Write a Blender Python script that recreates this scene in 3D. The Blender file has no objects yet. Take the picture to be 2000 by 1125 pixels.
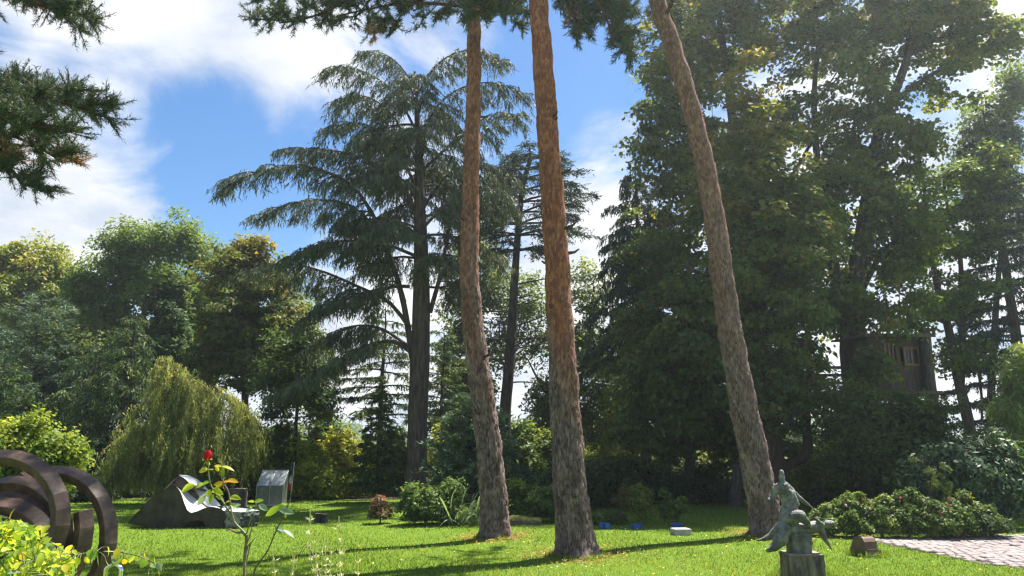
import bpy, bmesh, math
import numpy as np
from mathutils import Vector, Matrix

# ------------------------------------------------------------------ camera, sky, sun, exposure
scn = bpy.context.scene
F, CU, CV, CAMZ = 1450.0, 1000.0, 562.5, 1.6          # focal length and centre in photo pixels, eye height
PITCH = math.atan((880.0 - CV) / F)
cam_d = bpy.data.cameras.new('camera')
cam = bpy.data.objects.new('camera', cam_d)
scn.collection.objects.link(cam)
cam.location = (0, 0, CAMZ)
cam.rotation_euler = (math.pi / 2 + PITCH, 0, 0)
cam_d.sensor_width = 36.0
cam_d.lens = F / 2000.0 * 36.0
cam_d.clip_start, cam_d.clip_end = 0.05, 5000.0
scn.camera = cam

SUN_AZ, SUN_EL = math.radians(46.0), math.radians(62.5)   # azimuth to the right of the view direction
sunvec = Vector((math.sin(SUN_AZ) * math.cos(SUN_EL), math.cos(SUN_AZ) * math.cos(SUN_EL), math.sin(SUN_EL)))
sd = bpy.data.lights.new('sun', 'SUN')
sd.energy, sd.angle, sd.color = 5.0, math.radians(0.53), (1.0, 0.95, 0.88)
sun = bpy.data.objects.new('sun', sd)
scn.collection.objects.link(sun)
sun.location = sunvec * 60
sun.rotation_euler = sunvec.to_track_quat('Z', 'Y').to_euler()

scn.view_settings.view_transform = 'Standard'
scn.view_settings.look = 'None'
scn.view_settings.gamma = 1.0
scn.view_settings.use_curve_mapping = False
scn.view_settings.exposure = 1.55
cy = scn.cycles
cy.max_bounces, cy.diffuse_bounces, cy.glossy_bounces, cy.transmission_bounces = 7, 4, 2, 4
cy.transparent_max_bounces, cy.volume_bounces = 8, 0
cy.caustics_reflective = cy.caustics_refractive = False
cy.use_denoising = True
cy.denoiser, cy.denoising_input_passes, cy.denoising_prefilter = 'OPENIMAGEDENOISE', 'RGB_ALBEDO_NORMAL', 'NONE'
cy.pixel_filter_type, cy.filter_width = 'BLACKMAN_HARRIS', 1.35
cy.sample_clamp_indirect = 6.0


def ray(u, v):
    xc, yc = (u - CU) / F, (CV - v) / F
    return Vector((xc, math.cos(PITCH) - yc * math.sin(PITCH), math.sin(PITCH) + yc * math.cos(PITCH)))


def make_world():
    w = bpy.data.worlds.new('World')
    scn.world = w
    w.use_nodes = True
    nt = w.node_tree
    nt.nodes.clear()
    N = lambda t, **k: _n(nt, t, **k)
    out = N('ShaderNodeOutputWorld')
    sky = N('ShaderNodeTexSky')
    sky.sky_type = 'NISHITA'
    sky.sun_disc = False
    sky.sun_elevation, sky.sun_rotation = SUN_EL, SUN_AZ
    sky.air_density, sky.dust_density, sky.ozone_density = 1.0, 0.4, 2.5
    hs = N('ShaderNodeHueSaturation')
    hs.inputs['Saturation'].default_value = 1.24
    nt.links.new(sky.outputs[0], hs.inputs['Color'])
    bg = N('ShaderNodeBackground')
    bg.inputs['Strength'].default_value = 0.062
    nt.links.new(hs.outputs[0], bg.inputs['Color'])
    tc = N('ShaderNodeTexCoord')
    sep = N('ShaderNodeSeparateXYZ')
    nt.links.new(tc.outputs['Generated'], sep.inputs[0])

    def M(op, a, b=None, c=None, clamp=False):
        m = N('ShaderNodeMath')
        m.operation = op
        m.use_clamp = clamp
        for i, x in enumerate((a, b, c)):
            if x is None:
                continue
            if isinstance(x, (int, float)):
                m.inputs[i].default_value = x
            else:
                nt.links.new(x, m.inputs[i])
        return m.outputs[0]
    # a flat cloud deck seen in perspective
    den = M('ADD', M('MAXIMUM', sep.outputs[2], 0.0), 0.32)
    comb = N('ShaderNodeCombineXYZ')
    nt.links.new(M('DIVIDE', sep.outputs[0], den), comb.inputs[0])
    nt.links.new(M('DIVIDE', sep.outputs[1], den), comb.inputs[1])

    def noise(scale, detail, rough, dist, off):
        n = N('ShaderNodeTexNoise')
        n.inputs['Scale'].default_value = scale
        n.inputs['Detail'].default_value = detail
        n.inputs['Roughness'].default_value = rough
        n.inputs['Distortion'].default_value = dist
        mp = N('ShaderNodeVectorMath')
        mp.operation = 'ADD'
        mp.inputs[1].default_value = off
        nt.links.new(comb.outputs[0], mp.inputs[0])
        nt.links.new(mp.outputs[0], n.inputs['Vector'])
        return n.outputs['Fac']
    dens = noise(2.6, 11, 0.62, 0.6, (3.1, 7.7, 0.0))
    dens = M('MULTIPLY_ADD', M('SUBTRACT', dens, 0.5), 1.75, 0.5)
    wisp = noise(7.0, 6, 0.65, 0.6, (1.1, 2.2, 5.0))
    dens = M('ADD', dens, M('MULTIPLY', M('SUBTRACT', wisp, 0.5), 0.30))
    # where the clouds and the clear holes of this sky stand: (u, v, angular radius, weight)
    blobs = [(400, 60, 0.25, 0.36), (190, 50, 0.15, 0.24), (520, 130, 0.11, 0.12), (560, 160, 0.10, 0.16), (90, 330, 0.17, 0.34), (280, 370, 0.09, 0.12),
             (40, 430, 0.14, 0.30), (310, 240, 0.14, -0.42), (440, 400, 0.09, -0.16), (210, 190, 0.09, -0.26), (520, 320, 0.17, -0.38), (50, 130, 0.07, -0.30),
             (650, 260, 0.08, -0.16), (1110, 150, 0.17, -0.36), (1190, 265, 0.065, 0.22), (1170, 330, 0.06, 0.12), (1150, 470, 0.11, 0.40), (1130, 400, 0.05, -0.10),
             (850, 640, 0.34, 0.34), (1700, 450, 0.35, 0.28), (1960, 90, 0.10, 0.25), (1880, 240, 0.09, 0.12), (1840, 190, 0.05, -0.22),
             (880, 40, 0.09, 0.22), (430, 390, 0.07, -0.05)]
    tot = dens
    for u, v, rad, wt in blobs:
        d = ray(u, v).normalized()
        dp = N('ShaderNodeVectorMath')
        dp.operation = 'DOT_PRODUCT'
        dp.inputs[1].default_value = d
        nt.links.new(tc.outputs['Generated'], dp.inputs[0])
        mr = N('ShaderNodeMapRange')
        mr.interpolation_type = 'SMOOTHSTEP'
        mr.inputs['From Min'].default_value = math.cos(rad)
        mr.inputs['From Max'].default_value = 1.0
        mr.inputs['To Min'].default_value = 0.0
        mr.inputs['To Max'].default_value = wt
        nt.links.new(dp.outputs['Value'], mr.inputs['Value'])
        tot = M('ADD', tot, mr.outputs[0])
    low = N('ShaderNodeMapRange')                          # clouds close up towards the horizon all round
    low.inputs['From Min'].default_value, low.inputs['From Max'].default_value = 0.30, 0.05
    low.inputs['To Min'].default_value, low.inputs['To Max'].default_value = 0.0, 0.22
    nt.links.new(sep.outputs[2], low.inputs['Value'])
    tot = M('ADD', tot, low.outputs[0])
    mk = N('ShaderNodeMapRange')
    mk.interpolation_type = 'SMOOTHSTEP'
    mk.inputs['From Min'].default_value, mk.inputs['From Max'].default_value = 0.36, 0.95
    nt.links.new(tot, mk.inputs['Value'])
    shade = noise(3.4, 6, 0.55, 0.2, (9.0, 1.5, 2.0))
    cr = N('ShaderNodeValToRGB')
    cr.color_ramp.elements[0].position, cr.color_ramp.elements[1].position = 0.36, 0.60
    cr.color_ramp.elements[0].color = (0.60, 0.67, 0.78, 1)
    cr.color_ramp.elements[1].color = (1.0, 1.0, 1.0, 1)
    nt.links.new(shade, cr.inputs[0])
    bg2 = N('ShaderNodeBackground')
    bg2.inputs['Strength'].default_value = 0.40
    nt.links.new(cr.outputs[0], bg2.inputs['Color'])
    mx = N('ShaderNodeMixShader')
    nt.links.new(mk.outputs[0], mx.inputs[0])
    nt.links.new(bg.outputs[0], mx.inputs[1])
    nt.links.new(bg2.outputs[0], mx.inputs[2])
    nt.links.new(mx.outputs[0], out.inputs[0])


def _n(nt, t, **k):
    n = nt.nodes.new(t)
    for a, b in k.items():
        setattr(n, a, b)
    return n


make_world()

# ------------------------------------------------------------------ helpers
rng = np.random.default_rng(11)
COL = scn.collection
UP = np.array([0.0, 0.0, 1.0])


def ground(x, y):
    x, y = np.asarray(x, float), np.asarray(y, float)
    z = 0.035 * np.sin(x * 0.55 + 0.4) * np.cos(y * 0.42) + 0.02 * np.sin(x * 1.3 + y * 0.9)
    far = np.clip((y - 45.0) / 120.0, 0, 1)
    return z * np.clip(1.2 - y / 60.0, 0, 1) - 5.0 * far * far * (3 - 2 * far)


def P(u, v, d):
    r = ray(u, v)
    k = d / r.y
    return np.array([r.x * k, d, CAMZ + r.z * k])


def G(u, v):
    r = ray(u, v)
    k = -CAMZ / r.z
    return np.array([r.x * k, r.y * k, 0.0])


def GD(v):
    return G(1000, v)[1]


def unit(a):
    return a / np.maximum(np.linalg.norm(a, axis=-1, keepdims=True), 1e-9)


def rn(*s):
    return rng.standard_normal(s)


def ru(a, b, n=None):
    return rng.uniform(a, b, n)


def tag(o, label=None, cat=None, group=None, kind=None):
    if label: o['label'] = label
    if cat: o['category'] = cat
    if group: o['group'] = group
    if kind: o['kind'] = kind
    return o


def empty(name, loc=(0, 0, 0), rz=0.0):
    o = bpy.data.objects.new(name, None)
    o.empty_display_size = 0.2
    COL.objects.link(o)
    o.location = Vector([float(q) for q in loc])
    o.rotation_euler = (0, 0, rz)
    return o


class MB:
    """collects vertices and faces; build() links them as one mesh object (coordinates are world ones)"""
    def __init__(self):
        self.v, self.f3, self.f4, self.t, self.n = [], [], [], {}, 0

    def add(self, v, f, **attrs):
        v = np.asarray(v, float).reshape(-1, 3)
        f = np.asarray(f, np.int64)
        if len(f):
            (self.f3 if f.shape[1] == 3 else self.f4).append(f + self.n)
        for k, a in attrs.items():
            self.t.setdefault(k, []).append((self.n, np.broadcast_to(np.asarray(a, float), (len(v),)).copy()))
        self.v.append(v)
        self.n += len(v)

    def mesh(self, name, smooth=False, origin=None):
        me = bpy.data.meshes.new(name)
        if not self.n:
            return me
        v = np.concatenate(self.v)
        if origin is not None:
            v = v - np.asarray(origin, float)
        f3 = np.concatenate(self.f3) if self.f3 else np.zeros((0, 3), np.int64)
        f4 = np.concatenate(self.f4) if self.f4 else np.zeros((0, 4), np.int64)
        nl = f3.size + f4.size
        me.vertices.add(len(v))
        me.vertices.foreach_set('co', v.astype(np.float32).ravel())
        me.loops.add(nl)
        me.loops.foreach_set('vertex_index', np.concatenate([f3.ravel(), f4.ravel()]).astype(np.int32))
        npoly = len(f3) + len(f4)
        me.polygons.add(npoly)
        st = np.concatenate([np.arange(len(f3)) * 3, f3.size + np.arange(len(f4)) * 4]).astype(np.int32)
        me.polygons.foreach_set('loop_start', st)
        me.polygons.foreach_set('use_smooth', np.full(npoly, bool(smooth)))
        for k, lst in self.t.items():
            a = np.zeros(len(v), np.float32)
            for s, arr in lst:
                a[s:s + len(arr)] = arr
            at = me.attributes.new(k, 'FLOAT', 'POINT')
            at.data.foreach_set('value', a)
        me.update(calc_edges=True)
        return me

    def build(self, name, mat, parent=None, smooth=False):
        org = None
        if parent is not None:
            q = parent
            org = np.zeros(3)
            while q is not None:
                org = org + np.array(q.location)
                q = q.parent
        me = self.mesh(name, smooth, org)
        me.materials.append(mat)
        o = bpy.data.objects.new(name, me)
        COL.objects.link(o)
        o.parent = parent
        return o

    # shapes
    def box(self, c, s, rz=0.0, rx=0.0, ry=0.0, **at):
        c, s = np.asarray(c, float), np.asarray(s, float) / 2
        v = np.array([[i, j, k] for i in (-1, 1) for j in (-1, 1) for k in (-1, 1)], float) * s
        R = np.array((Matrix.Rotation(rz, 3, 'Z') @ Matrix.Rotation(ry, 3, 'Y') @ Matrix.Rotation(rx, 3, 'X')))
        self.add(v @ R.T + c, [[0, 1, 3, 2], [4, 6, 7, 5], [0, 4, 5, 1], [2, 3, 7, 6], [0, 2, 6, 4], [1, 5, 7, 3]], **at)

    def bevbox(self, c, s, b=0.01, rz=0.0, **at):
        """box with chamfered top and vertical edges"""
        x, y, z = np.asarray(s, float) / 2
        ring = lambda i: np.array([[x - b - i, -y + i], [x - i, -y + b + i], [x - i, y - b - i], [x - b - i, y - i], [-x + b + i, y - i], [-x + i, y - b - i], [-x + i, -y + b + i], [-x + b + i, -y + i]])
        r0, r1 = ring(0), ring(b * 0.8)
        v = [np.c_[r0, np.full(8, -z)], np.c_[r0, np.full(8, z - b)], np.c_[r1, np.full(8, z)]]
        v = np.concatenate(v)
        ca, sa = math.cos(rz), math.sin(rz)
        v = np.c_[v[:, 0] * ca - v[:, 1] * sa, v[:, 0] * sa + v[:, 1] * ca, v[:, 2]] + np.asarray(c, float)
        f = [[k * 8 + i, k * 8 + (i + 1) % 8, k * 8 + 8 + (i + 1) % 8, k * 8 + 8 + i] for k in (0, 1) for i in range(8)]
        f += [[16, 17, 18, 19], [16, 19, 20, 23], [20, 21, 22, 23]]
        self.add(v, f, **at)

    def tube(self, pts, rad, ns=8, cap=True, **at):
        pts = np.asarray(pts, float)
        n = len(pts)
        rad = np.broadcast_to(np.asarray(rad, float), (n,))
        tg = unit(np.gradient(pts, axis=0))
        ref = np.array([1.0, 0, 0]) if abs(tg[:, 0]).mean() < 0.8 else np.array([0, 1.0, 0])
        a = unit(np.cross(tg, ref))
        b = np.cross(tg, a)
        th = np.arange(ns) * 2 * math.pi / ns
        v = pts[:, None] + rad[:, None, None] * (np.cos(th)[None, :, None] * a[:, None] + np.sin(th)[None, :, None] * b[:, None])
        i, j = np.meshgrid(np.arange(n - 1), np.arange(ns), indexing='ij')
        jn = (j + 1) % ns
        f = np.stack([i * ns + j, i * ns + jn, (i + 1) * ns + jn, (i + 1) * ns + j], -1).reshape(-1, 4)
        base = self.n
        self.add(v.reshape(-1, 3), f, **at)
        if cap:
            for k, rev in ((0, False), (n - 1, True)):
                idx = np.arange(ns) + k * ns
                c = len(idx)
                ff = np.array([[idx[0], idx[q + 1], idx[q]] if rev else [idx[0], idx[q], idx[q + 1]] for q in range(1, c - 1)])
                self.f3.append(ff + base)

    def lathe(self, c, prof, ns=20, **at):
        prof = np.asarray(prof, float)
        th = np.arange(ns) * 2 * math.pi / ns
        v = np.stack([prof[:, :1] * np.cos(th), prof[:, :1] * np.sin(th), np.repeat(prof[:, 1:2], ns, 1)], -1).reshape(-1, 3) + np.asarray(c, float)
        n = len(prof)
        f = [[i * ns + j, i * ns + (j + 1) % ns, (i + 1) * ns + (j + 1) % ns, (i + 1) * ns + j] for i in range(n - 1) for j in range(ns)]
        self.add(v, f, **at)

    def rhombs(self, c, t, s, L, W, tint):
        c = np.asarray(c, float)
        n = len(c)
        L = np.broadcast_to(np.asarray(L, float), (n,))[:, None]
        W = np.broadcast_to(np.asarray(W, float), (n,))[:, None]
        m = c - t * L * 0.06
        v = np.stack([c - t * L * 0.5, m + s * W * 0.5, c + t * L * 0.5, m - s * W * 0.5], 1).reshape(-1, 3)
        f = np.arange(4 * n).reshape(n, 4)
        self.add(v, f, tint=np.repeat(np.broadcast_to(tint, (n,)), 4))

    def tris(self, c, t, s, L, W, tint):
        c = np.asarray(c, float)
        n = len(c)
        L = np.broadcast_to(np.asarray(L, float), (n,))[:, None]
        W = np.broadcast_to(np.asarray(W, float), (n,))[:, None]
        b = c - t * L * 0.42
        v = np.stack([b - s * W * 0.5, b + s * W * 0.5, c + t * L * 0.58], 1).reshape(-1, 3)
        self.add(v, np.arange(3 * n).reshape(n, 3), tint=np.repeat(np.broadcast_to(tint, (n,)), 3))

    def frusta(self, a, b, ra, rb, ns=5):
        a, b = np.asarray(a, float), np.asarray(b, float)
        n = len(a)
        if not n:
            return
        d = unit(b - a)
        ref = np.where(np.abs(d[:, 2:3]) > 0.9, np.array([[1.0, 0, 0]]), np.array([[0, 0, 1.0]]))
        x = unit(np.cross(d, ref))
        y = np.cross(d, x)
        th = np.arange(ns) * 2 * math.pi / ns
        o = np.cos(th)[None, :, None] * x[:, None] + np.sin(th)[None, :, None] * y[:, None]
        v = np.concatenate([a[:, None] + o * ra[:, None, None], b[:, None] + o * rb[:, None, None]], 1)
        j = np.arange(ns)
        q = np.stack([j, (j + 1) % ns, ns + (j + 1) % ns, ns + j], -1)
        f = (np.arange(n)[:, None, None] * 2 * ns + q[None]).reshape(-1, 4)
        self.add(v.reshape(-1, 3), f)


def spline(pts, n):
    """Catmull-Rom through pts, n samples evenly spread by arc length"""
    p = np.asarray(pts, float)
    p = np.vstack([2 * p[0] - p[1], p, 2 * p[-1] - p[-2]])
    out = []
    for i in range(1, len(p) - 2):
        t = np.linspace(0, 1, 24, endpoint=False)[:, None]
        a, b, c, d = p[i - 1], p[i], p[i + 1], p[i + 2]
        out.append(0.5 * ((2 * b) + (c - a) * t + (2 * a - 5 * b + 4 * c - d) * t * t + (3 * b - a - 3 * c + d) * t ** 3))
    q = np.vstack(out + [p[-2][None]])
    s = np.r_[0, np.cumsum(np.linalg.norm(np.diff(q, axis=0), axis=1))]
    x = np.linspace(0, s[-1], n)
    return np.stack([np.interp(x, s, q[:, k]) for k in range(q.shape[1])], -1)


# ------------------------------------------------------------------ materials
MATS = {}


def mat(name):
    m = bpy.data.materials.new(name)
    m.use_nodes = True
    nt = m.node_tree
    return m, nt, nt.nodes['Principled BSDF'], nt.nodes['Material Output']


def ramp(nt, stops, src=None, interp='LINEAR'):
    r = nt.nodes.new('ShaderNodeValToRGB')
    r.color_ramp.interpolation = interp
    e = r.color_ramp.elements
    while len(e) < len(stops):
        e.new(0.5)
    for i, (p, c) in enumerate(stops):
        e[i].position = p
        e[i].color = (*c, 1) if len(c) == 3 else c
    if src is not None:
        nt.links.new(src, r.inputs[0])
    return r.outputs[0]


def noise_tex(nt, scale, detail=4, rough=0.55, stretch=None, coord='Object', dist=0.0):
    tc = nt.nodes.new('ShaderNodeTexCoord')
    n = nt.nodes.new('ShaderNodeTexNoise')
    n.inputs['Scale'].default_value = scale
    n.inputs['Detail'].default_value = detail
    n.inputs['Roughness'].default_value = rough
    n.inputs['Distortion'].default_value = dist
    src = tc.outputs[coord]
    if stretch:
        mp = nt.nodes.new('ShaderNodeMapping')
        mp.inputs['Scale'].default_value = stretch
        nt.links.new(src, mp.inputs[0])
        src = mp.outputs[0]
    nt.links.new(src, n.inputs['Vector'])
    return n.outputs['Fac']


def bump(nt, p, src, dist=0.01, strength=0.6):
    b = nt.nodes.new('ShaderNodeBump')
    b.inputs['Strength'].default_value = strength
    b.inputs['Distance'].default_value = dist
    nt.links.new(src, b.inputs['Height'])
    nt.links.new(b.outputs[0], p.inputs['Normal'])


def attr(nt, name):
    a = nt.nodes.new('ShaderNodeAttribute')
    a.attribute_name = name
    return a.outputs['Fac']


def leaf_mat(name, stops, trans=0.38, rough=0.5, spec=0.15, tsat=(1.25, 1.15, 0.6)):
    m, nt, p, out = mat(name)
    g = 1.45 if name[:3] in ('lf_', 'nd_') and 'rose' not in name and 'yellow' not in name else 1.0
    stops = [(q, tuple(min(0.8, x * g) for x in c)) for q, c in stops]
    col = ramp(nt, stops, attr(nt, 'tint'))
    nt.links.new(col, p.inputs['Base Color'])
    p.inputs['Roughness'].default_value = rough
    p.inputs['Specular IOR Level'].default_value = spec
    tr = nt.nodes.new('ShaderNodeBsdfTranslucent')
    mul = nt.nodes.new('ShaderNodeMix')
    mul.data_type = 'RGBA'
    mul.blend_type = 'MULTIPLY'
    mul.inputs['Factor'].default_value = 1.0
    mul.inputs[7].default_value = (*[x * 1.35 for x in tsat], 1)
    nt.links.new(col, mul.inputs[6])
    nt.links.new(mul.outputs[2], tr.inputs['Color'])
    mx = nt.nodes.new('ShaderNodeMixShader')
    mx.inputs[0].default_value = trans
    nt.links.new(p.outputs[0], mx.inputs[1])
    nt.links.new(tr.outputs[0], mx.inputs[2])
    nt.links.new(mx.outputs[0], out.inputs[0])
    MATS[name] = m
    return m


def plain_mat(name, stops, scale=6.0, rough=0.7, metal=0.0, bscale=None, bdist=0.004, stretch=None, spec=0.4, detail=5):
    m, nt, p, out = mat(name)
    f = noise_tex(nt, scale, detail, 0.6, stretch)
    nt.links.new(ramp(nt, stops, f), p.inputs['Base Color'])
    p.inputs['Roughness'].default_value = rough
    p.inputs['Metallic'].default_value = metal
    p.inputs['Specular IOR Level'].default_value = spec
    if bscale:
        bump(nt, p, noise_tex(nt, bscale, 5, 0.6, stretch), bdist, 0.8)
    MATS[name] = m
    return m


def bark_mat(name, dark, light, scale=5.0, moss=None):
    m, nt, p, out = mat(name)
    f = noise_tex(nt, scale, 7, 0.65, (3.2, 3.2, 0.55))
    col = ramp(nt, [(0.30, dark), (0.68, light)], f)
    nt.links.new(col, p.inputs['Base Color'])
    p.inputs['Roughness'].default_value = 0.95
    p.inputs['Specular IOR Level'].default_value = 0.1
    bump(nt, p, noise_tex(nt, scale * 2.2, 6, 0.7, (3.2, 3.2, 0.5)), 0.05, 1.0)
    MATS[name] = m
    return m


# foliage: (tint 0 .. 1) dark leaf to yellowed leaf
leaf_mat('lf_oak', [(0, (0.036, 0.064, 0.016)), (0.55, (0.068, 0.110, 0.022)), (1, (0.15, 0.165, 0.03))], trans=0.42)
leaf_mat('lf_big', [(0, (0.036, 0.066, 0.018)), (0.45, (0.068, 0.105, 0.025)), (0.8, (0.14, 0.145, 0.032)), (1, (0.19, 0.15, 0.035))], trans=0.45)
leaf_mat('lf_gold', [(0, (0.045, 0.070, 0.018)), (0.5, (0.105, 0.115, 0.025)), (1, (0.23, 0.17, 0.035))])
leaf_mat('lf_robinia', [(0, (0.06, 0.09, 0.018)), (0.5, (0.14, 0.17, 0.03)), (1, (0.30, 0.26, 0.05))])
leaf_mat('lf_ash', [(0, (0.045, 0.080, 0.020)), (0.6, (0.095, 0.145, 0.034)), (1, (0.18, 0.22, 0.05))], trans=0.42)
leaf_mat('lf_bright', [(0, (0.065, 0.105, 0.016)), (0.5, (0.15, 0.195, 0.028)), (1, (0.33, 0.32, 0.045))], trans=0.48)
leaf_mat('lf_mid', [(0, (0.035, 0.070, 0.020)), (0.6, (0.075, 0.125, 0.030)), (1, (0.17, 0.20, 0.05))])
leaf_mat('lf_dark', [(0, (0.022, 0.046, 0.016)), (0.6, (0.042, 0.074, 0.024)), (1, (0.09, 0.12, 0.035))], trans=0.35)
leaf_mat('lf_laurel', [(0, (0.022, 0.050, 0.022)), (0.6, (0.040, 0.080, 0.032)), (1, (0.10, 0.14, 0.05))], trans=0.22, rough=0.42, spec=0.25)
leaf_mat('lf_willow', [(0, (0.070, 0.090, 0.030)), (0.5, (0.135, 0.160, 0.055)), (1, (0.25, 0.255, 0.11))], trans=0.45)
leaf_mat('lf_rust', [(0, (0.05, 0.055, 0.022)), (0.5, (0.10, 0.075, 0.032)), (1, (0.17, 0.08, 0.05))])
leaf_mat('nd_cedar', [(0, (0.032, 0.048, 0.028)), (0.6, (0.062, 0.082, 0.046)), (1, (0.13, 0.14, 0.07))], trans=0.16, rough=0.6)
leaf_mat('nd_dark', [(0, (0.016, 0.034, 0.022)), (0.6, (0.030, 0.055, 0.032)), (1, (0.07, 0.095, 0.045))], trans=0.14, rough=0.6)
leaf_mat('nd_hemlock', [(0, (0.022, 0.044, 0.016)), (0.6, (0.046, 0.080, 0.026)), (1, (0.13, 0.155, 0.045))], trans=0.2, rough=0.6)
leaf_mat('nd_blue', [(0, (0.030, 0.056, 0.032)), (0.6, (0.062, 0.100, 0.056)), (1, (0.12, 0.165, 0.09))], trans=0.15, rough=0.6)
leaf_mat('nd_pine', [(0, (0.026, 0.046, 0.028)), (0.65, (0.052, 0.080, 0.044)), (0.86, (0.10, 0.12, 0.06)), (0.9, (0.20, 0.11, 0.045)), (1, (0.26, 0.14, 0.06))], trans=0.15, rough=0.55)
leaf_mat('lf_bamboo', [(0, (0.06, 0.11, 0.03)), (0.6, (0.13, 0.19, 0.05)), (1, (0.24, 0.27, 0.08))], trans=0.4)
leaf_mat('lf_strap', [(0, (0.07, 0.12, 0.05)), (1, (0.20, 0.27, 0.14))], trans=0.3)
leaf_mat('lf_rose', [(0, (0.09, 0.19, 0.03)), (0.45, (0.21, 0.33, 0.04)), (0.8, (0.42, 0.48, 0.05)), (1, (0.55, 0.50, 0.06))], trans=0.5, rough=0.4)
leaf_mat('lf_rose_grey', [(0, (0.10, 0.18, 0.10)), (1, (0.24, 0.32, 0.22))], trans=0.35, rough=0.35)
leaf_mat('lf_yellow', [(0, (0.38, 0.38, 0.04)), (0.6, (0.50, 0.42, 0.04)), (1, (0.55, 0.31, 0.03))], trans=0.5, rough=0.4)
leaf_mat('lf_rosemary', [(0, (0.30, 0.34, 0.18)), (1, (0.60, 0.60, 0.40))], trans=0.4)
leaf_mat('grass_blade', [(0, (0.070, 0.132, 0.020)), (0.5, (0.150, 0.232, 0.034)), (0.88, (0.245, 0.300, 0.055)), (1, (0.36, 0.34, 0.11))], trans=0.42, rough=0.5, spec=0.2)
leaf_mat('petal_red', [(0, (0.45, 0.005, 0.02)), (1, (0.65, 0.03, 0.06))], trans=0.3, tsat=(1.1, 0.6, 0.6))
leaf_mat('petal_mix', [(0, (0.50, 0.11, 0.07)), (0.5, (0.45, 0.12, 0.12)), (1, (0.62, 0.50, 0.44))], trans=0.3, tsat=(1, 1, 1))
leaf_mat('petal_white', [(0, (0.55, 0.56, 0.48)), (0.9, (0.7, 0.7, 0.65)), (1, (0.65, 0.55, 0.15))], trans=0.3, tsat=(1, 1, 1))
leaf_mat('lf_fallen', [(0, (0.20, 0.12, 0.05)), (0.5, (0.45, 0.34, 0.06)), (1, (0.55, 0.45, 0.10))], trans=0.3)

bark_mat('bk_grey', (0.035, 0.030, 0.026), (0.135, 0.115, 0.10))
bark_mat('bk_dark', (0.024, 0.021, 0.018), (0.11, 0.092, 0.078))
bark_mat('bk_cedar', (0.026, 0.021, 0.018), (0.14, 0.112, 0.095), 4.0)
bark_mat('bk_brown', (0.035, 0.024, 0.018), (0.12, 0.085, 0.06))
plain_mat('stem_green', [(0.3, (0.10, 0.14, 0.04)), (0.7, (0.20, 0.20, 0.08))], 20, 0.5)
plain_mat('stem_brown', [(0.3, (0.10, 0.075, 0.05)), (0.7, (0.28, 0.20, 0.13))], 30, 0.6, bscale=90)
plain_mat('stem_dark', [(0.3, (0.05, 0.05, 0.025)), (0.7, (0.12, 0.09, 0.05))], 30, 0.6)


def pine_bark():
    m, nt, p, out = mat('bk_pine')
    tint, crack, org = attr(nt, 'tint'), attr(nt, 'crack'), attr(nt, 'orange')
    plate = ramp(nt, [(0, (0.125, 0.086, 0.077)), (0.45, (0.215, 0.156, 0.142)), (1, (0.35, 0.28, 0.262))], tint)
    flame = ramp(nt, [(0, (0.17, 0.066, 0.048)), (0.40, (0.28, 0.102, 0.064)), (0.72, (0.38, 0.142, 0.072)), (0.88, (0.47, 0.205, 0.085)), (1, (0.26, 0.165, 0.145))], tint)

    def mix(f, a, b, mode='MIX'):
        x = nt.nodes.new('ShaderNodeMix')
        x.data_type = 'RGBA'
        x.blend_type = mode
        if isinstance(f, float):
            x.inputs['Factor'].default_value = f
        else:
            nt.links.new(f, x.inputs['Factor'])
        for i, q in ((6, a), (7, b)):
            if isinstance(q, tuple):
                x.inputs[i].default_value = (*q, 1)
            else:
                nt.links.new(q, x.inputs[i])
        return x.outputs[2]
    c = mix(org, plate, flame)
    fine = noise_tex(nt, 38, 6, 0.7)
    c = mix(0.75, c, ramp(nt, [(0.3, (0.55, 0.55, 0.55)), (0.7, (1.35, 1.32, 1.28))], fine), 'MULTIPLY')
    blot = noise_tex(nt, 2.2, 4, 0.6)
    c = mix(0.6, c, ramp(nt, [(0.35, (0.72, 0.70, 0.70)), (0.65, (1.2, 1.15, 1.1))], blot), 'MULTIPLY')
    deep = mix(org, (0.050, 0.036, 0.030), (0.14, 0.062, 0.038))
    c = mix(ramp(nt, [(0.02, (1, 1, 1)), (0.24, (0, 0, 0))], crack), c, deep)
    dk = ramp(nt, [(0.62, (0, 0, 0)), (0.72, (0.7, 0.7, 0.7))], noise_tex(nt, 9, 4, 0.6, (1.2, 1.2, 0.6)))
    c = mix(dk, c, (0.075, 0.055, 0.048))
    nt.links.new(c, p.inputs['Base Color'])
    p.inputs['Roughness'].default_value = 0.85
    p.inputs['Specular IOR Level'].default_value = 0.2
    bump(nt, p, noise_tex(nt, 40, 6, 0.8), 0.02, 1.0)
    MATS['bk_pine'] = m


pine_bark()


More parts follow.
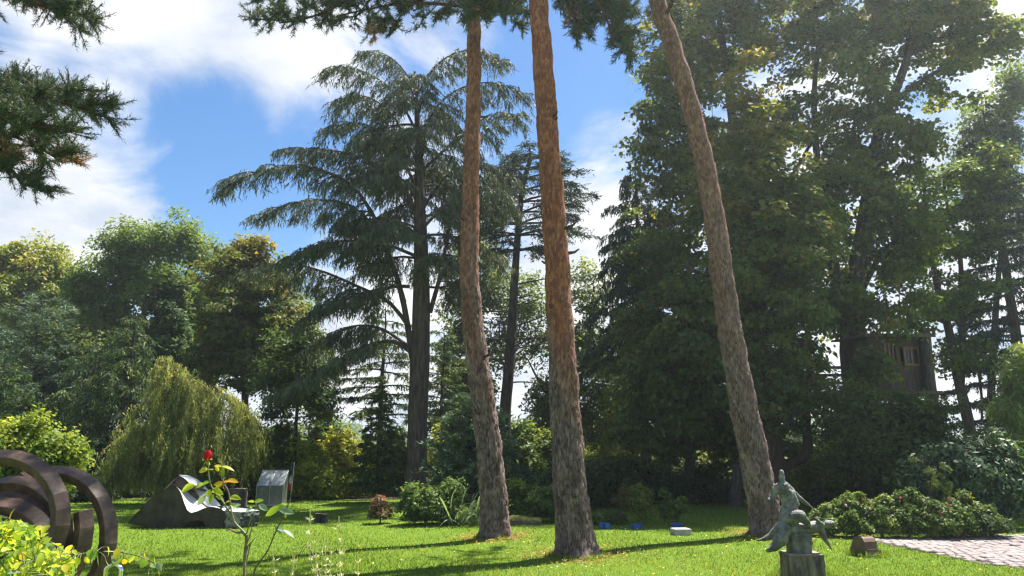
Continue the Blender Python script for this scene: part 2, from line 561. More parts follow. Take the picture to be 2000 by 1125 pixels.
def ground_mat():
    m, nt, p, out = mat('ground_soil')
    geo = nt.nodes.new('ShaderNodeNewGeometry')
    sep = nt.nodes.new('ShaderNodeSeparateXYZ')
    nt.links.new(geo.outputs['Position'], sep.inputs[0])
    n1 = noise_tex(nt, 1.1, 6, 0.65)
    n2 = noise_tex(nt, 26, 6, 0.75)
    grass = ramp(nt, [(0.3, (0.070, 0.13, 0.014)), (0.5, (0.12, 0.20, 0.022)), (0.72, (0.19, 0.24, 0.035))], n2)
    soil = ramp(nt, [(0.3, (0.030, 0.026, 0.016)), (0.7, (0.075, 0.060, 0.036))], n2)
    # the mown lawn ends where the planting begins
    ad = nt.nodes.new('ShaderNodeMath')
    ad.operation = 'MULTIPLY_ADD'
    ad.inputs[1].default_value, ad.inputs[2].default_value = 3.0, -1.5
    nt.links.new(n1, ad.inputs[0])
    s2 = nt.nodes.new('ShaderNodeMath')
    s2.operation = 'ADD'
    nt.links.new(sep.outputs[1], s2.inputs[0])
    nt.links.new(ad.outputs[0], s2.inputs[1])
    mr = nt.nodes.new('ShaderNodeMapRange')
    mr.inputs['From Min'].default_value, mr.inputs['From Max'].default_value = 25.5, 26.5
    nt.links.new(s2.outputs[0], mr.inputs['Value'])
    mx = nt.nodes.new('ShaderNodeMix')
    mx.data_type = 'RGBA'
    nt.links.new(mr.outputs[0], mx.inputs['Factor'])
    nt.links.new(grass, mx.inputs[6])
    nt.links.new(soil, mx.inputs[7])
    far = nt.nodes.new('ShaderNodeMapRange')
    far.inputs['From Min'].default_value, far.inputs['From Max'].default_value = 44.0, 52.0
    nt.links.new(s2.outputs[0], far.inputs['Value'])
    m2 = nt.nodes.new('ShaderNodeMix')
    m2.data_type = 'RGBA'
    nt.links.new(far.outputs[0], m2.inputs['Factor'])
    nt.links.new(mx.outputs[2], m2.inputs[6])
    m2.inputs[7].default_value = (0.085, 0.125, 0.035, 1)
    nt.links.new(m2.outputs[2], p.inputs['Base Color'])
    p.inputs['Roughness'].default_value = 1.0
    p.inputs['Specular IOR Level'].default_value = 0.05
    bump(nt, p, n2, 0.04, 1.0)
    MATS['ground_soil'] = m


ground_mat()
plain_mat('steel_rust', [(0.3, (0.032, 0.021, 0.016)), (0.5, (0.095, 0.058, 0.042)), (0.72, (0.24, 0.145, 0.10))], 6.0, 0.5, 0.0, 40, 0.002, spec=0.35, detail=8)
plain_mat('stone_dark', [(0.3, (0.022, 0.019, 0.016)), (0.7, (0.085, 0.070, 0.055))], 5.0, 0.85, 0, 26, 0.03)
plain_mat('stone_pale', [(0.3, (0.48, 0.48, 0.48)), (0.7, (0.62, 0.62, 0.61))], 9.0, 0.45, 0, 60, 0.002)
plain_mat('stone_rough', [(0.35, (0.12, 0.12, 0.115)), (0.65, (0.42, 0.42, 0.40))], 11.0, 0.9, 0, 30, 0.04)
plain_mat('stone_blueblack', [(0.35, (0.022, 0.027, 0.030)), (0.66, (0.12, 0.14, 0.14))], 14.0, 0.75, 0, 28, 0.05)
plain_mat('concrete', [(0.3, (0.26, 0.25, 0.23)), (0.7, (0.45, 0.43, 0.40))], 8.0, 0.9, 0, 50, 0.006)
plain_mat('wood_cut', [(0.3, (0.16, 0.12, 0.08)), (0.7, (0.36, 0.30, 0.22))], 9.0, 0.85, 0, 30, 0.01)
plain_mat('wood_side', [(0.3, (0.055, 0.045, 0.036)), (0.7, (0.20, 0.165, 0.125))], 5.0, 0.9, 0, 18, 0.04, (3, 3, 0.6))
plain_mat('plinth_wood', [(0.34, (0.040, 0.032, 0.024)), (0.5, (0.13, 0.108, 0.080)), (0.7, (0.27, 0.23, 0.175))], 4.5, 0.9, 0, 22, 0.02, (3, 3, 0.8), detail=8)
plain_mat('wood_plank', [(0.3, (0.055, 0.038, 0.030)), (0.7, (0.14, 0.098, 0.078))], 5.0, 0.85, 0, 20, 0.01, (5, 5, 0.5))
plain_mat('wood_frame', [(0.3, (0.20, 0.09, 0.025)), (0.7, (0.30, 0.15, 0.045))], 8.0, 0.6)
plain_mat('roof_felt', [(0.3, (0.06, 0.055, 0.05)), (0.7, (0.16, 0.145, 0.13))], 6.0, 0.9)
plain_mat('moss', [(0.35, (0.10, 0.13, 0.02)), (0.65, (0.26, 0.24, 0.03))], 14.0, 0.95, 0, 60, 0.02)
plain_mat('plastic_blue', [(0.3, (0.02, 0.10, 0.42)), (0.7, (0.04, 0.16, 0.55))], 5.0, 0.4)
plain_mat('terracotta_rust', [(0.3, (0.085, 0.055, 0.036)), (0.6, (0.17, 0.105, 0.075)), (0.8, (0.26, 0.18, 0.12))], 7.0, 0.8, 0, 40, 0.006)
plain_mat('aluminium', [(0.3, (0.45, 0.46, 0.48)), (0.7, (0.55, 0.56, 0.58))], 5.0, 0.35, 0.8)
plain_mat('chrome', [(0.3, (0.70, 0.71, 0.72)), (0.7, (0.80, 0.80, 0.81))], 5.0, 0.12, 1.0)
plain_mat('flag_white', [(0.3, (0.72, 0.72, 0.72)), (0.7, (0.8, 0.8, 0.8))], 5.0, 0.8)
plain_mat('flag_red', [(0.3, (0.60, 0.02, 0.03)), (0.7, (0.68, 0.03, 0.04))], 5.0, 0.8)
plain_mat('flag_blue', [(0.3, (0.01, 0.02, 0.10)), (0.7, (0.015, 0.03, 0.14))], 5.0, 0.8)
plain_mat('sett', [(0.25, (0.15, 0.120, 0.110)), (0.5, (0.25, 0.208, 0.195)), (0.75, (0.37, 0.32, 0.30))], 2.6, 0.7, 0, 45, 0.008)
plain_mat('bed_sand', [(0.3, (0.085, 0.066, 0.050)), (0.7, (0.15, 0.12, 0.095))], 15.0, 1.0)


def bronze():
    m, nt, p, out = mat('bronze_patina')
    a = noise_tex(nt, 7, 7, 0.65)
    b = noise_tex(nt, 45, 4, 0.7)
    col = ramp(nt, [(0.34, (0.030, 0.030, 0.025)), (0.46, (0.092, 0.092, 0.076)), (0.58, (0.19, 0.19, 0.160)), (0.74, (0.31, 0.31, 0.265))], a)
    nt.links.new(col, p.inputs['Base Color'])
    p.inputs['Roughness'].default_value = 0.6
    p.inputs['Metallic'].default_value = 0.0
    bump(nt, p, b, 0.012, 0.9)
    MATS['bronze_patina'] = m


bronze()


def poly_panel(name, alpha_mix, colr, clear=0.35):
    m, nt, p, out = mat(name)
    p.inputs['Base Color'].default_value = (*colr, 1)
    p.inputs['Roughness'].default_value = 0.25
    tr = nt.nodes.new('ShaderNodeBsdfTranslucent')
    tr.inputs['Color'].default_value = (*colr, 1)
    mx = nt.nodes.new('ShaderNodeMixShader')
    mx.inputs[0].default_value = alpha_mix
    nt.links.new(p.outputs[0], mx.inputs[1])
    nt.links.new(tr.outputs[0], mx.inputs[2])
    t2 = nt.nodes.new('ShaderNodeBsdfTransparent')
    m2 = nt.nodes.new('ShaderNodeMixShader')
    m2.inputs[0].default_value = clear
    nt.links.new(mx.outputs[0], m2.inputs[1])
    nt.links.new(t2.outputs[0], m2.inputs[2])
    nt.links.new(m2.outputs[0], out.inputs[0])
    MATS[name] = m


poly_panel('polycarbonate', 0.35, (0.50, 0.53, 0.53), 0.25)
poly_panel('polycarbonate_clear', 0.3, (0.22, 0.24, 0.20), 0.5)


def glass_mat():
    m, nt, p, out = mat('window_glass')
    p.inputs['Base Color'].default_value = (0.02, 0.025, 0.025, 1)
    p.inputs['Roughness'].default_value = 0.05
    MATS['window_glass'] = m


glass_mat()

# ------------------------------------------------------------------ the setting
def axis(fine0, fine1, step, far0, far1, nfar):
    a = np.arange(fine0, fine1 + 1e-6, step)
    lo = far0 + (fine0 - far0) * (1 - np.linspace(1, 0, nfar, endpoint=False) ** 2.5)
    hi = fine1 + (far1 - fine1) * np.linspace(0, 1, nfar + 1)[1:] ** 2.5
    return np.r_[lo, a, hi]


def make_ground():
    xs = axis(-32, 32, 0.8, -1600, 1600, 14)
    ys = axis(-4, 46, 0.8, -60, 3000, 18)
    X, Y = np.meshgrid(xs, ys, indexing='ij')
    v = np.stack([X, Y, ground(X, Y)], -1).reshape(-1, 3)
    ny = len(ys)
    i, j = np.meshgrid(np.arange(len(xs) - 1), np.arange(ny - 1), indexing='ij')
    f = np.stack([i * ny + j, (i + 1) * ny + j, (i + 1) * ny + j + 1, i * ny + j + 1], -1).reshape(-1, 4)
    mb = MB()
    mb.add(v, f)
    return tag(mb.build('ground', MATS['ground_soil'], None, True), kind='structure')


make_ground()


def hill_z(x, y):
    r = np.exp(-((y - 330) / 95.0) ** 2)
    return -5 + r * (12.5 + 2.6 * np.sin(x * 0.021 + 1.0) + 1.5 * np.sin(x * 0.053)) - 0.5


def make_hill():
    xs, ys = np.linspace(-420, 420, 61), np.linspace(170, 560, 31)
    X, Y = np.meshgrid(xs, ys, indexing='ij')
    v = np.stack([X, Y, hill_z(X, Y)], -1).reshape(-1, 3)
    ny = len(ys)
    i, j = np.meshgrid(np.arange(len(xs) - 1), np.arange(ny - 1), indexing='ij')
    f = np.stack([i * ny + j, (i + 1) * ny + j, (i + 1) * ny + j + 1, i * ny + j + 1], -1).reshape(-1, 4)
    mb = MB()
    mb.add(v, f)
    tag(mb.build('hill', MATS['ground_soil'], None, True), kind='structure')
    # the wood on its near slope, too far to tell tree from tree
    mb = MB()
    n = 420
    cx, cyy = ru(-240, 240, n), ru(190, 340, n)
    cz = hill_z(cx, cyy)
    rad = ru(2.2, 4.2, n)
    k = 70
    dirs = unit(rn(n, k, 3)) * np.array([1, 1, 1.1])
    pos = np.stack([cx, cyy, cz + rad * 0.9], -1)[:, None] + dirs * rad[:, None, None] * ru(0.75, 1.0, (n, k))[..., None]
    nrm = unit(dirs.reshape(-1, 3) + rn(n * k, 3) * 0.4)
    t = unit(np.cross(nrm, rn(n * k, 3)))
    mb.rhombs(pos.reshape(-1, 3), t, np.cross(nrm, t), ru(0.9, 1.6, n * k), ru(0.8, 1.3, n * k), np.clip(np.repeat(ru(0.1, 0.7, n), k) + rn(n * k) * 0.12, 0, 1))
    tag(mb.build('distant_wood', MATS['lf_mid'], None), 'distant wood on the hillside far behind the garden', 'wood', kind='stuff')


make_hill()

# paved yard on the right: a polygon in plan, filled with setts laid in rows
PAVE = np.array([G(1648, 1047.5), G(1700, 1054), G(1760, 1068), G(1850, 1088), G(2000, 1113), G(2170, 1140), (11.6, 9.6, 0), (12.2, 14.1, 0), G(2000, 1046), G(1800, 1046.5)])[:, :2]


def in_poly(p, poly):
    x, y = p[:, 0], p[:, 1]
    r = np.zeros(len(p), bool)
    j = len(poly) - 1
    for i in range(len(poly)):
        a, b = poly[i], poly[j]
        c = ((a[1] > y) != (b[1] > y)) & (x < (b[0] - a[0]) * (y - a[1]) / (b[1] - a[1] + 1e-12) + a[0])
        r ^= c
        j = i
    return r


def make_paving():
    mb = MB()
    g = 0.25
    gx, gy = np.meshgrid(np.arange(4.5, 13, g), np.arange(8, 15, g), indexing='ij')
    cells = np.stack([gx.ravel() + g / 2, gy.ravel() + g / 2], -1)
    cells = cells[in_poly(cells, PAVE)]
    q = np.stack([cells + np.array(o) * g / 2 for o in ((-1, -1), (1, -1), (1, 1), (-1, 1))], 1).reshape(-1, 2)
    mb.add(np.c_[q, ground(q[:, 0], q[:, 1]) + 0.004], np.arange(len(q)).reshape(-1, 4))
    path = tag(mb.build('paved_path', MATS['bed_sand'], None), kind='structure')
    # six shapes of sett share their meshes
    shapes = []
    for k in range(6):
        m = MB()
        m.bevbox((0, 0, 0), (0.150 + 0.014 * rn(), 0.112 + 0.008 * rn(), 0.10), 0.014)
        me = m.mesh('paving_stone')
        me.materials.append(MATS['sett'])
        shapes.append((me, m))
    ang = math.radians(14)
    ca, sa = math.cos(ang), math.sin(ang)
    pts = []
    row = 0
    for b in np.arange(-14, 16, 0.131):
        row += 1
        for a in np.arange(-14, 18, 0.170):
            aa = a + (0.085 if row % 2 else 0) + rn() * 0.012
            bb = b + rn() * 0.008 + 0.05 * math.sin(a * 1.1)
            pts.append((8.5 + aa * ca - bb * sa, 12.5 + aa * sa + bb * ca))
    pts = np.array(pts)
    ins = pts[in_poly(pts, PAVE)]
    inview = np.abs(ins[:, 0] / ins[:, 1]) < 0.72
    ins = np.vstack([ins[inview][np.argsort(ins[inview][:, 1])], ins[~inview]])
    rest = MB()
    for i, (x, y) in enumerate(ins):
        k = int(rng.integers(6))
        z = float(ground(x, y)) - 0.022 + 0.005 * float(rn())
        rz = ang + 0.05 * float(rn()) + 0.055 * math.cos(x * 1.1)
        if i < 300:
            o = bpy.data.objects.new('paving_stone', shapes[k][0])
            COL.objects.link(o)
            o.parent = path
            o.location = (x, y, z)
            o.rotation_euler = (0.02 * float(rn()), 0.02 * float(rn()), rz)
        else:
            rest.bevbox((x, y, z), (0.150, 0.112, 0.10), 0.014, rz)
    tag(rest.build('paving_stones', MATS['sett'], path), kind='stuff')


make_paving()


def make_grass():
    n = 285000
    y0, y1 = 6.0, 27.0
    q = ru(0, 1, n)
    y = 1 / (1 / y0 + q * (1 / y1 - 1 / y0))
    x = ru(-1, 1, n) * (y * 0.80 + 1.0)
    ok = ~in_poly(np.c_[x, y], PAVE)
    x, y = x[ok], y[ok]
    n = len(x)
    z = ground(x, y)
    pat = 0.5 + 0.5 * np.sin(x * 1.7 + 2 * np.sin(y * 1.1)) * np.sin(y * 2.3 + np.sin(x * 2.1))
    big = 0.5 * np.sin(x * 0.62 + 1.3 * np.sin(y * 0.5 + 1)) + 0.5 * np.sin(y * 0.83 - 1.1 * np.sin(x * 0.7)) + 0.4 * np.sin(x * 3.1 + y * 1.7) * np.sin(y * 3.7 - x)
    dry = np.zeros(n)
    for cx_, cy_, r_ in ((-0.35, 13.9, .6), (1.1, 11.4, .75), (5.1, 14.2, .7), (2.4, 10.6, 1.0), (-1.5, 12.4, .5), (3.4, 12.9, .6), (0.2, 10.2, .5)):
        dry += np.exp(-((x - cx_) ** 2 + (y - cy_) ** 2) / r_ ** 2)
    keep = ru(0, 1, n) > 0.45 * np.clip(dry, 0, 1)
    h = ru(0.022, 0.055, n) * (0.75 + 0.5 * pat) * np.where(keep, 1.0, 0.35) * (1 + 0.25 * (ru(0, 1, n) > 0.97))
    w = 0.0045 + 0.00075 * y
    az = ru(0, 2 * math.pi, n)
    lean = ru(0.1, 0.9, n) * h
    side = np.stack([np.cos(az), np.sin(az), 0 * az], -1) * (w / 2)[:, None]
    la = ru(0, 2 * math.pi, n)
    b = np.stack([x, y, z - 0.004], -1)
    tip = b + np.stack([np.cos(la) * lean, np.sin(la) * lean, h], -1)
    v = np.stack([b - side, b + side, tip], 1).reshape(-1, 3)
    tint = np.clip(0.42 + 0.22 * (pat - 0.5) + rn(n) * 0.26 + 0.10 * big + 0.22 * np.clip(dry, 0, 1), 0, 1)
    mb = MB()
    mb.add(v, np.arange(3 * n).reshape(n, 3), tint=np.repeat(tint, 3))
    for u_, v_, r_ in ((967, 1052, .27), (1128, 1087, .36), (1500, 1047, .30), (1567, 1130, .28), (1696, 1083, .22)):    # where the mower does not reach
        c = G(u_, v_)
        k = 900
        a = ru(0, 6.28, k)
        q = r_ * (1 + np.abs(rn(k)) * 0.22)
        bb = np.stack([c[0] + np.cos(a) * q, c[1] + np.sin(a) * q, ground(c[0], c[1]) + 0 * a], -1)
        hh = ru(0.03, 0.11, k)
        sd_ = np.stack([np.cos(a * 3), np.sin(a * 3), 0 * a], -1) * 0.006
        tp = bb + np.stack([rn(k) * .03, rn(k) * .03, hh], -1)
        mb.add(np.stack([bb - sd_, bb + sd_, tp], 1).reshape(-1, 3), np.arange(3 * k).reshape(k, 3), tint=np.repeat(np.clip(.4 + rn(k) * .25, 0, 1), 3))
    tag(mb.build('lawn_grass', MATS['grass_blade'], None), 'short mown green grass of the lawn', 'grass', kind='stuff')
    # clover and daisies, and a few leaves that came down early
    for nm, k, lab, cat, mt, sz, zz in (('lawn_flowers', 300, 'tiny white clover and daisy heads scattered in the lawn', 'flowers', 'petal_white', 0.022, 0.045), ('fallen_leaves', 150, 'small yellow and brown fallen leaves on the lawn', 'leaves', 'lf_fallen', 0.04, 0.035)):
        y = ru(8.3, 16, k)
        x = ru(-0.5, 0.75, k) * y
        if nm == 'fallen_leaves':
            pick = rng.integers(0, 4, k)
            cx_, cy_ = np.array([0.9, 4.6, -0.5, 6.5])[pick], np.array([11.2, 13.6, 13.4, 12.0])[pick]
            x, y = cx_ + rn(k) * 1.1, cy_ + rn(k) * 0.9
        if nm == 'lawn_flowers':
            cl = ru(0, 1, k) < 0.7
            x[cl] = np.clip(x[cl] * 0.3 + 0.12 * y[cl], -4, 6)
        ok = ~in_poly(np.c_[x, y], PAVE)
        x, y = x[ok], y[ok]
        k = len(x)
        nrm = unit(np.array([0, 0, 1.0]) + rn(k, 3) * 0.35)
        t = unit(np.cross(nrm, rn(k, 3)))
        m = MB()
        m.rhombs(np.stack([x, y, ground(x, y) + zz], -1), t, np.cross(nrm, t), sz * ru(0.7, 1.3, k), sz * 0.8, ru(0, 1, k))
        tag(m.build(nm, MATS[mt], None), lab, cat, kind='stuff')


make_grass()


def litter():
    P_ = []
    for u, v, r in ((967, 1052, .55), (1128, 1087, .7), (1500, 1047, .6)):
        c = G(u, v)
        n = 1500
        a, q = ru(0, 6.28, n), np.abs(rn(n)) * r * 0.6 + 0.18
        P_.append(np.stack([c[0] + np.cos(a) * q, c[1] + 0.05 + np.sin(a) * q, 0 * a], -1))
    p = np.vstack(P_)
    p[:, 2] = ground(p[:, 0], p[:, 1]) + ru(0.012, 0.045, len(p))
    t = unit(rn(len(p), 3) * [1, 1, .25])
    m = MB()
    m.rhombs(p, t, unit(np.cross(t, UP + rn(len(p), 3) * .4)), ru(.04, .09, len(p)), ru(.008, .022, len(p)), np.clip(rn(len(p)) * .12 + .08, 0, .32))
    tag(m.build('needle_litter', MATS['lf_fallen'], None), 'brown pine needles and bark flakes shed round the pine trunks', 'needles', kind='stuff')


litter()

# ------------------------------------------------------------------ tree builders
def put_leaves(mb, pos, bias, L, W, tint, spread=0.6, droop=0.3, tri=False):
    n = len(pos)
    nrm = unit(bias + rn(n, 3) * spread)
    t = rn(n, 3)
    t[:, 2] -= droop
    t = unit(t - nrm * (t * nrm).sum(1, keepdims=True))
    (mb.tris if tri else mb.rhombs)(pos, t, np.cross(nrm, t), L * (q_ := ru(0.5, 1.45, n)), W * q_ * ru(0.8, 1.2, n), np.clip(tint, 0, 1))


def grow(trunk, tr, targets, step=0.55, rtip=0.010, powr=0.46, rmax=0.55):
    """branches from the trunk to each target, joining the nearest branch that is already there"""
    trunk, targets = np.asarray(trunk), np.asarray(targets)
    nt = len(trunk)
    dist = np.sqrt(((targets[:, None] - trunk[None]) ** 2).sum(-1)).min(1)
    pos = list(trunk)
    par = [-1] + list(range(nt - 1))
    A = np.zeros((nt + len(targets) * 14 + 10, 3))
    A[:nt] = trunk
    cnt = nt
    low = max(1, int(nt * 0.12))
    for ti in np.argsort(dist):
        T = targets[ti]
        d = T - A[low:cnt]
        ln = np.linalg.norm(d, axis=1) + 1e-6
        cost = ln * (1 + 0.9 * np.clip(-d[:, 2] / ln, 0, 1) + 0.25 * np.clip(0.3 - d[:, 2] / ln, 0, 1))
        b = int(np.argmin(cost)) + low
        S, D = A[b].copy(), ln[b - low]
        k = max(1, min(12, int(D / step)))
        ctrl = S + (T - S) * 0.45 + np.array([0, 0, 0.18 * D]) + rn(3) * 0.08 * D
        prev = b
        for q in range(1, k + 1):
            s = q / k
            pnt = (1 - s) ** 2 * S + 2 * s * (1 - s) * ctrl + s * s * T + (rn(3) * 0.04 * step if q < k else 0)
            A[cnt] = pnt
            par.append(prev)
            prev = cnt
            cnt += 1
    par = np.array(par)
    load = np.zeros(cnt)
    ischild = np.zeros(cnt, bool)
    ischild[par[par >= 0]] = True
    load[~ischild] = 1
    for i in range(cnt - 1, 0, -1):
        load[par[i]] += load[i]
    rad = rtip * load ** powr
    rad[:nt] = np.minimum(tr, 1e9)
    for i in range(nt, cnt):
        rad[i] = min(rad[i], rad[par[i]] * (rmax if par[i] < nt else 0.97))
    e = np.arange(nt, cnt)
    ra = np.where(par[e] < nt, rad[e] * 1.25, rad[par[e]])
    return A[par[e]], A[e], ra, rad[e], A[nt:cnt], rad[nt:cnt]


def trunk_path(trunk, d, n=28, ground_first=True):
    pts = np.array([P(t[0], t[1], d + (t[2] if len(t) > 2 else 0)) for t in trunk])
    if ground_first:
        pts[0, 2] = float(ground(pts[0, 0], pts[0, 1])) - 0.08
    return spline(pts, n)


def trunk_mesh(mb, path, rad, ns=18, flare=0.45, fl_h=0.5):
    h = path[:, 2] - path[0, 2]
    path = np.asarray(path)
    n = len(path)
    rr = rad * (1 + flare * np.exp(-h / fl_h))
    th = np.arange(ns) * 2 * math.pi / ns
    k = rr[:, None] * (1 + 0.05 * np.sin(3 * th[None] + h[:, None] * 0.7) + 0.10 * np.exp(-h / fl_h)[:, None] * np.sin(5 * th[None] + 1) + 0.02 * rn(n, ns))
    tg = unit(np.gradient(path, axis=0))
    a = unit(np.cross(tg, np.array([0, 1.0, 0])))
    b = np.cross(tg, a)
    v = path[:, None] + k[..., None] * (np.cos(th)[None, :, None] * a[:, None] + np.sin(th)[None, :, None] * b[:, None])
    i, j = np.meshgrid(np.arange(n - 1), np.arange(ns), indexing='ij')
    f = np.stack([i * ns + j, i * ns + (j + 1) % ns, (i + 1) * ns + (j + 1) % ns, (i + 1) * ns + j], -1).reshape(-1, 4)
    mb.add(v.reshape(-1, 3), f)


def blob_targets(blobs, d, ncl, shell=0.42):
    B = []
    for b in blobs:
        u, v, bu, bv = b[:4]
        dd = b[4] if len(b) > 4 else 0.0
        k = (d + dd) / F
        rd = b[5] if len(b) > 5 else bu * k
        B.append((P(u, v, d + dd), np.array([bu * k, rd, bv * k])))
    vol = np.array([r.prod() ** 0.75 for _, r in B])
    pick = rng.choice(len(B), ncl, p=vol / vol.sum())
    C, R = np.array([B[i][0] for i in pick]), np.array([B[i][1] for i in pick])
    T = C + unit(rn(ncl, 3)) * (ru(0, 1, ncl) ** shell * np.clip(1 + 0.16 * rn(ncl), 0.6, 1.5))[:, None] * R
    return T, C, R


def broadleaf(name, label, cat, d, trunk, tr, blobs, ncl, nlf, cs, leaf, lm, bm='bk_dark', group=None, tint=0.45, tvar=0.22, top=0.25, flat=0.6, extra_stems=(), rtip=0.012, shell=0.42, zmin=0.15, droop=0.35, stem='trunk', boughs=True):
    path = trunk_path(trunk, d)
    root = empty(name, path[0] + [0, 0, 0.08])
    tag(root, label, cat, group)
    rad = np.linspace(tr[0], tr[1], len(path))
    mb = MB()
    trunk_mesh(mb, path, rad)
    mb.build(stem, MATS[bm], root, True)
    allp, allr = [path], [rad]
    for es, er in extra_stems:
        ep = trunk_path(es, d, 20, False)
        m2 = MB()
        rr = np.linspace(er[0], er[1], 20)
        m2.tube(ep, rr, 10)
        m2.build('limb', MATS[bm], root, True)
        allp.append(ep)
        allr.append(rr)
    T, C, R = blob_targets(blobs, d, ncl, shell)
    T = T[T[:, 2] > zmin]
    A, B, ra, rb, nodes, nrad = grow(np.vstack(allp), np.concatenate(allr), T, rtip=rtip)
    if boughs:
        mb = MB()
        mb.frusta(A, B, ra, rb)
        tag(mb.build('branches', MATS[bm], root, True), kind='stuff')
    # leaves in clumps round the branch ends and along the thinner branches
    ctr, zr = T.mean(0), max(1e-3, np.ptp(T[:, 2]))
    thin = nodes[nrad < rtip * 3.2]
    src = np.vstack([T, thin[rng.permutation(len(thin))[:int(ncl * 0.8)]]]) if len(thin) else T
    wts = np.r_[np.ones(len(T)), np.full(len(src) - len(T), 0.45)]
    cnt = np.maximum(4, (nlf * wts * ru(0.6, 1.4, len(src))).astype(int))
    idx = np.repeat(np.arange(len(src)), cnt)
    n = len(idx)
    csz = cs * ru(0.65, 1.35, len(src))
    off = unit(rn(n, 3)) * (ru(0.02, 1, n) ** 0.45)[:, None] * np.array([1, 1, flat]) * csz[idx][:, None]
    off[:, 2] -= 0.35 * (off[:, :2] ** 2).sum(1) / csz[idx]
    pos = src[idx] + off
    pos[:, 2] = np.maximum(pos[:, 2], zmin * 0.4 + ru(0, 0.1, n))
    outw = unit(pos - ctr)
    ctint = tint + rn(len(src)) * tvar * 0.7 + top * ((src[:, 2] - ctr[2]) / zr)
    mb = MB()
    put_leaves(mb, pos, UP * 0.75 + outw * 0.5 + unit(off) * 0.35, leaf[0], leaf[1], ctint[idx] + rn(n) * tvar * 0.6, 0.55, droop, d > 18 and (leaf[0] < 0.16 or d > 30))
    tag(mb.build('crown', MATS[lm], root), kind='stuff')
    return root


def sprays(mb, poly, tl, dens, K, hang, sp, tint, s0=0.12, taper=0.65, dr=0.25, fwd=0.55, tvar=0.2):
    """needle sprays on side twigs along a limb"""
    poly = np.asarray(poly)
    seg = np.linalg.norm(np.diff(poly, axis=0), axis=1)
    s = np.r_[0, np.cumsum(seg)]
    L = s[-1]
    m = max(4, int(L * dens))
    q = np.sort(ru(s0, 1.0, m))
    base = np.stack([np.interp(q * L, s, poly[:, k]) for k in range(3)], -1)
    tg = unit(np.gradient(poly, axis=0))
    tdir = np.stack([np.interp(q * L, s, tg[:, k]) for k in range(3)], -1)
    side = unit(np.cross(tdir, UP)) * np.where(ru(0, 1, m) < 0.5, 1, -1)[:, None]
    td = unit(tdir * fwd + side * ru(0.3, 1.0, m)[:, None] + rn(m, 3) * 0.15 - UP * dr)
    ln = tl * (1 - taper * q) * ru(0.6, 1.25, m)
    w = np.linspace(0.1, 1.0, K)[None, :] + rn(m, K) * 0.04
    pos = base[:, None] + td[:, None] * (ln[:, None] * w)[..., None] - UP * (0.30 * dr * ln[:, None] * w ** 2)[..., None]
    pos = pos.reshape(-1, 3) + rn(m * K, 3) * 0.02
    t = unit(np.repeat(td, K, 0) * 0.6 - UP * hang + rn(m * K, 3) * 0.38)
    sd_ = unit(np.cross(t, rn(m * K, 3)))
    tt = np.clip(np.repeat(tint + rn(m) * tvar, K) + rn(m * K) * tvar * 0.5, 0, 1)
    mb.tris(pos + t * sp[0] * 0.3, t, sd_, sp[0] * ru(0.7, 1.3, m * K), sp[1] * ru(0.7, 1.3, m * K), tt)


def arch(S, az, L, up, droop, n=8):
    s = np.linspace(0, 1, n)
    wob = np.cumsum(rn(n)) * 0.015 * L
    dx, dy = math.cos(az), math.sin(az)
    return np.stack([S[0] + dx * L * s - dy * wob, S[1] + dy * L * s + dx * wob, S[2] + L * (up * s - droop * s * s)], -1)


def limb_tree(wood, need, poly, r, tl, dens, K, hang, sp, tint, subs, subL, sub_up=0.15, sub_droop=0.35, dr=0.25, s0=0.25):
    poly = np.asarray(poly)
    wood.tube(poly, np.linspace(r, max(0.008, r * 0.15), len(poly)), 7)
    sprays(need, poly, tl, dens, K, hang, sp, tint, s0=s0, dr=dr)
    seg = np.r_[0, np.cumsum(np.linalg.norm(np.diff(poly, axis=0), axis=1))]
    d = poly[-1] - poly[0]
    az0 = math.atan2(d[1], d[0])
    for i in range(subs):
        q = s0 + (0.97 - s0) * (i + ru(0, 1)) / subs
        S = np.array([np.interp(q * seg[-1], seg, poly[:, k]) for k in range(3)])
        az = az0 + (1 if i % 2 else -1) * ru(0.35, 1.15)
        L = subL * ru(0.6, 1.2) * (1 - 0.45 * q)
        sub = arch(S, az, L, sub_up * ru(0.4, 1.6), sub_droop * ru(0.7, 1.3))
        wood.tube(sub, np.linspace(max(0.012, r * 0.3), 0.006, len(sub)), 5, cap=False)
        sprays(need, sub, tl, dens, K, hang, sp, tint + rn() * 0.12, dr=dr)


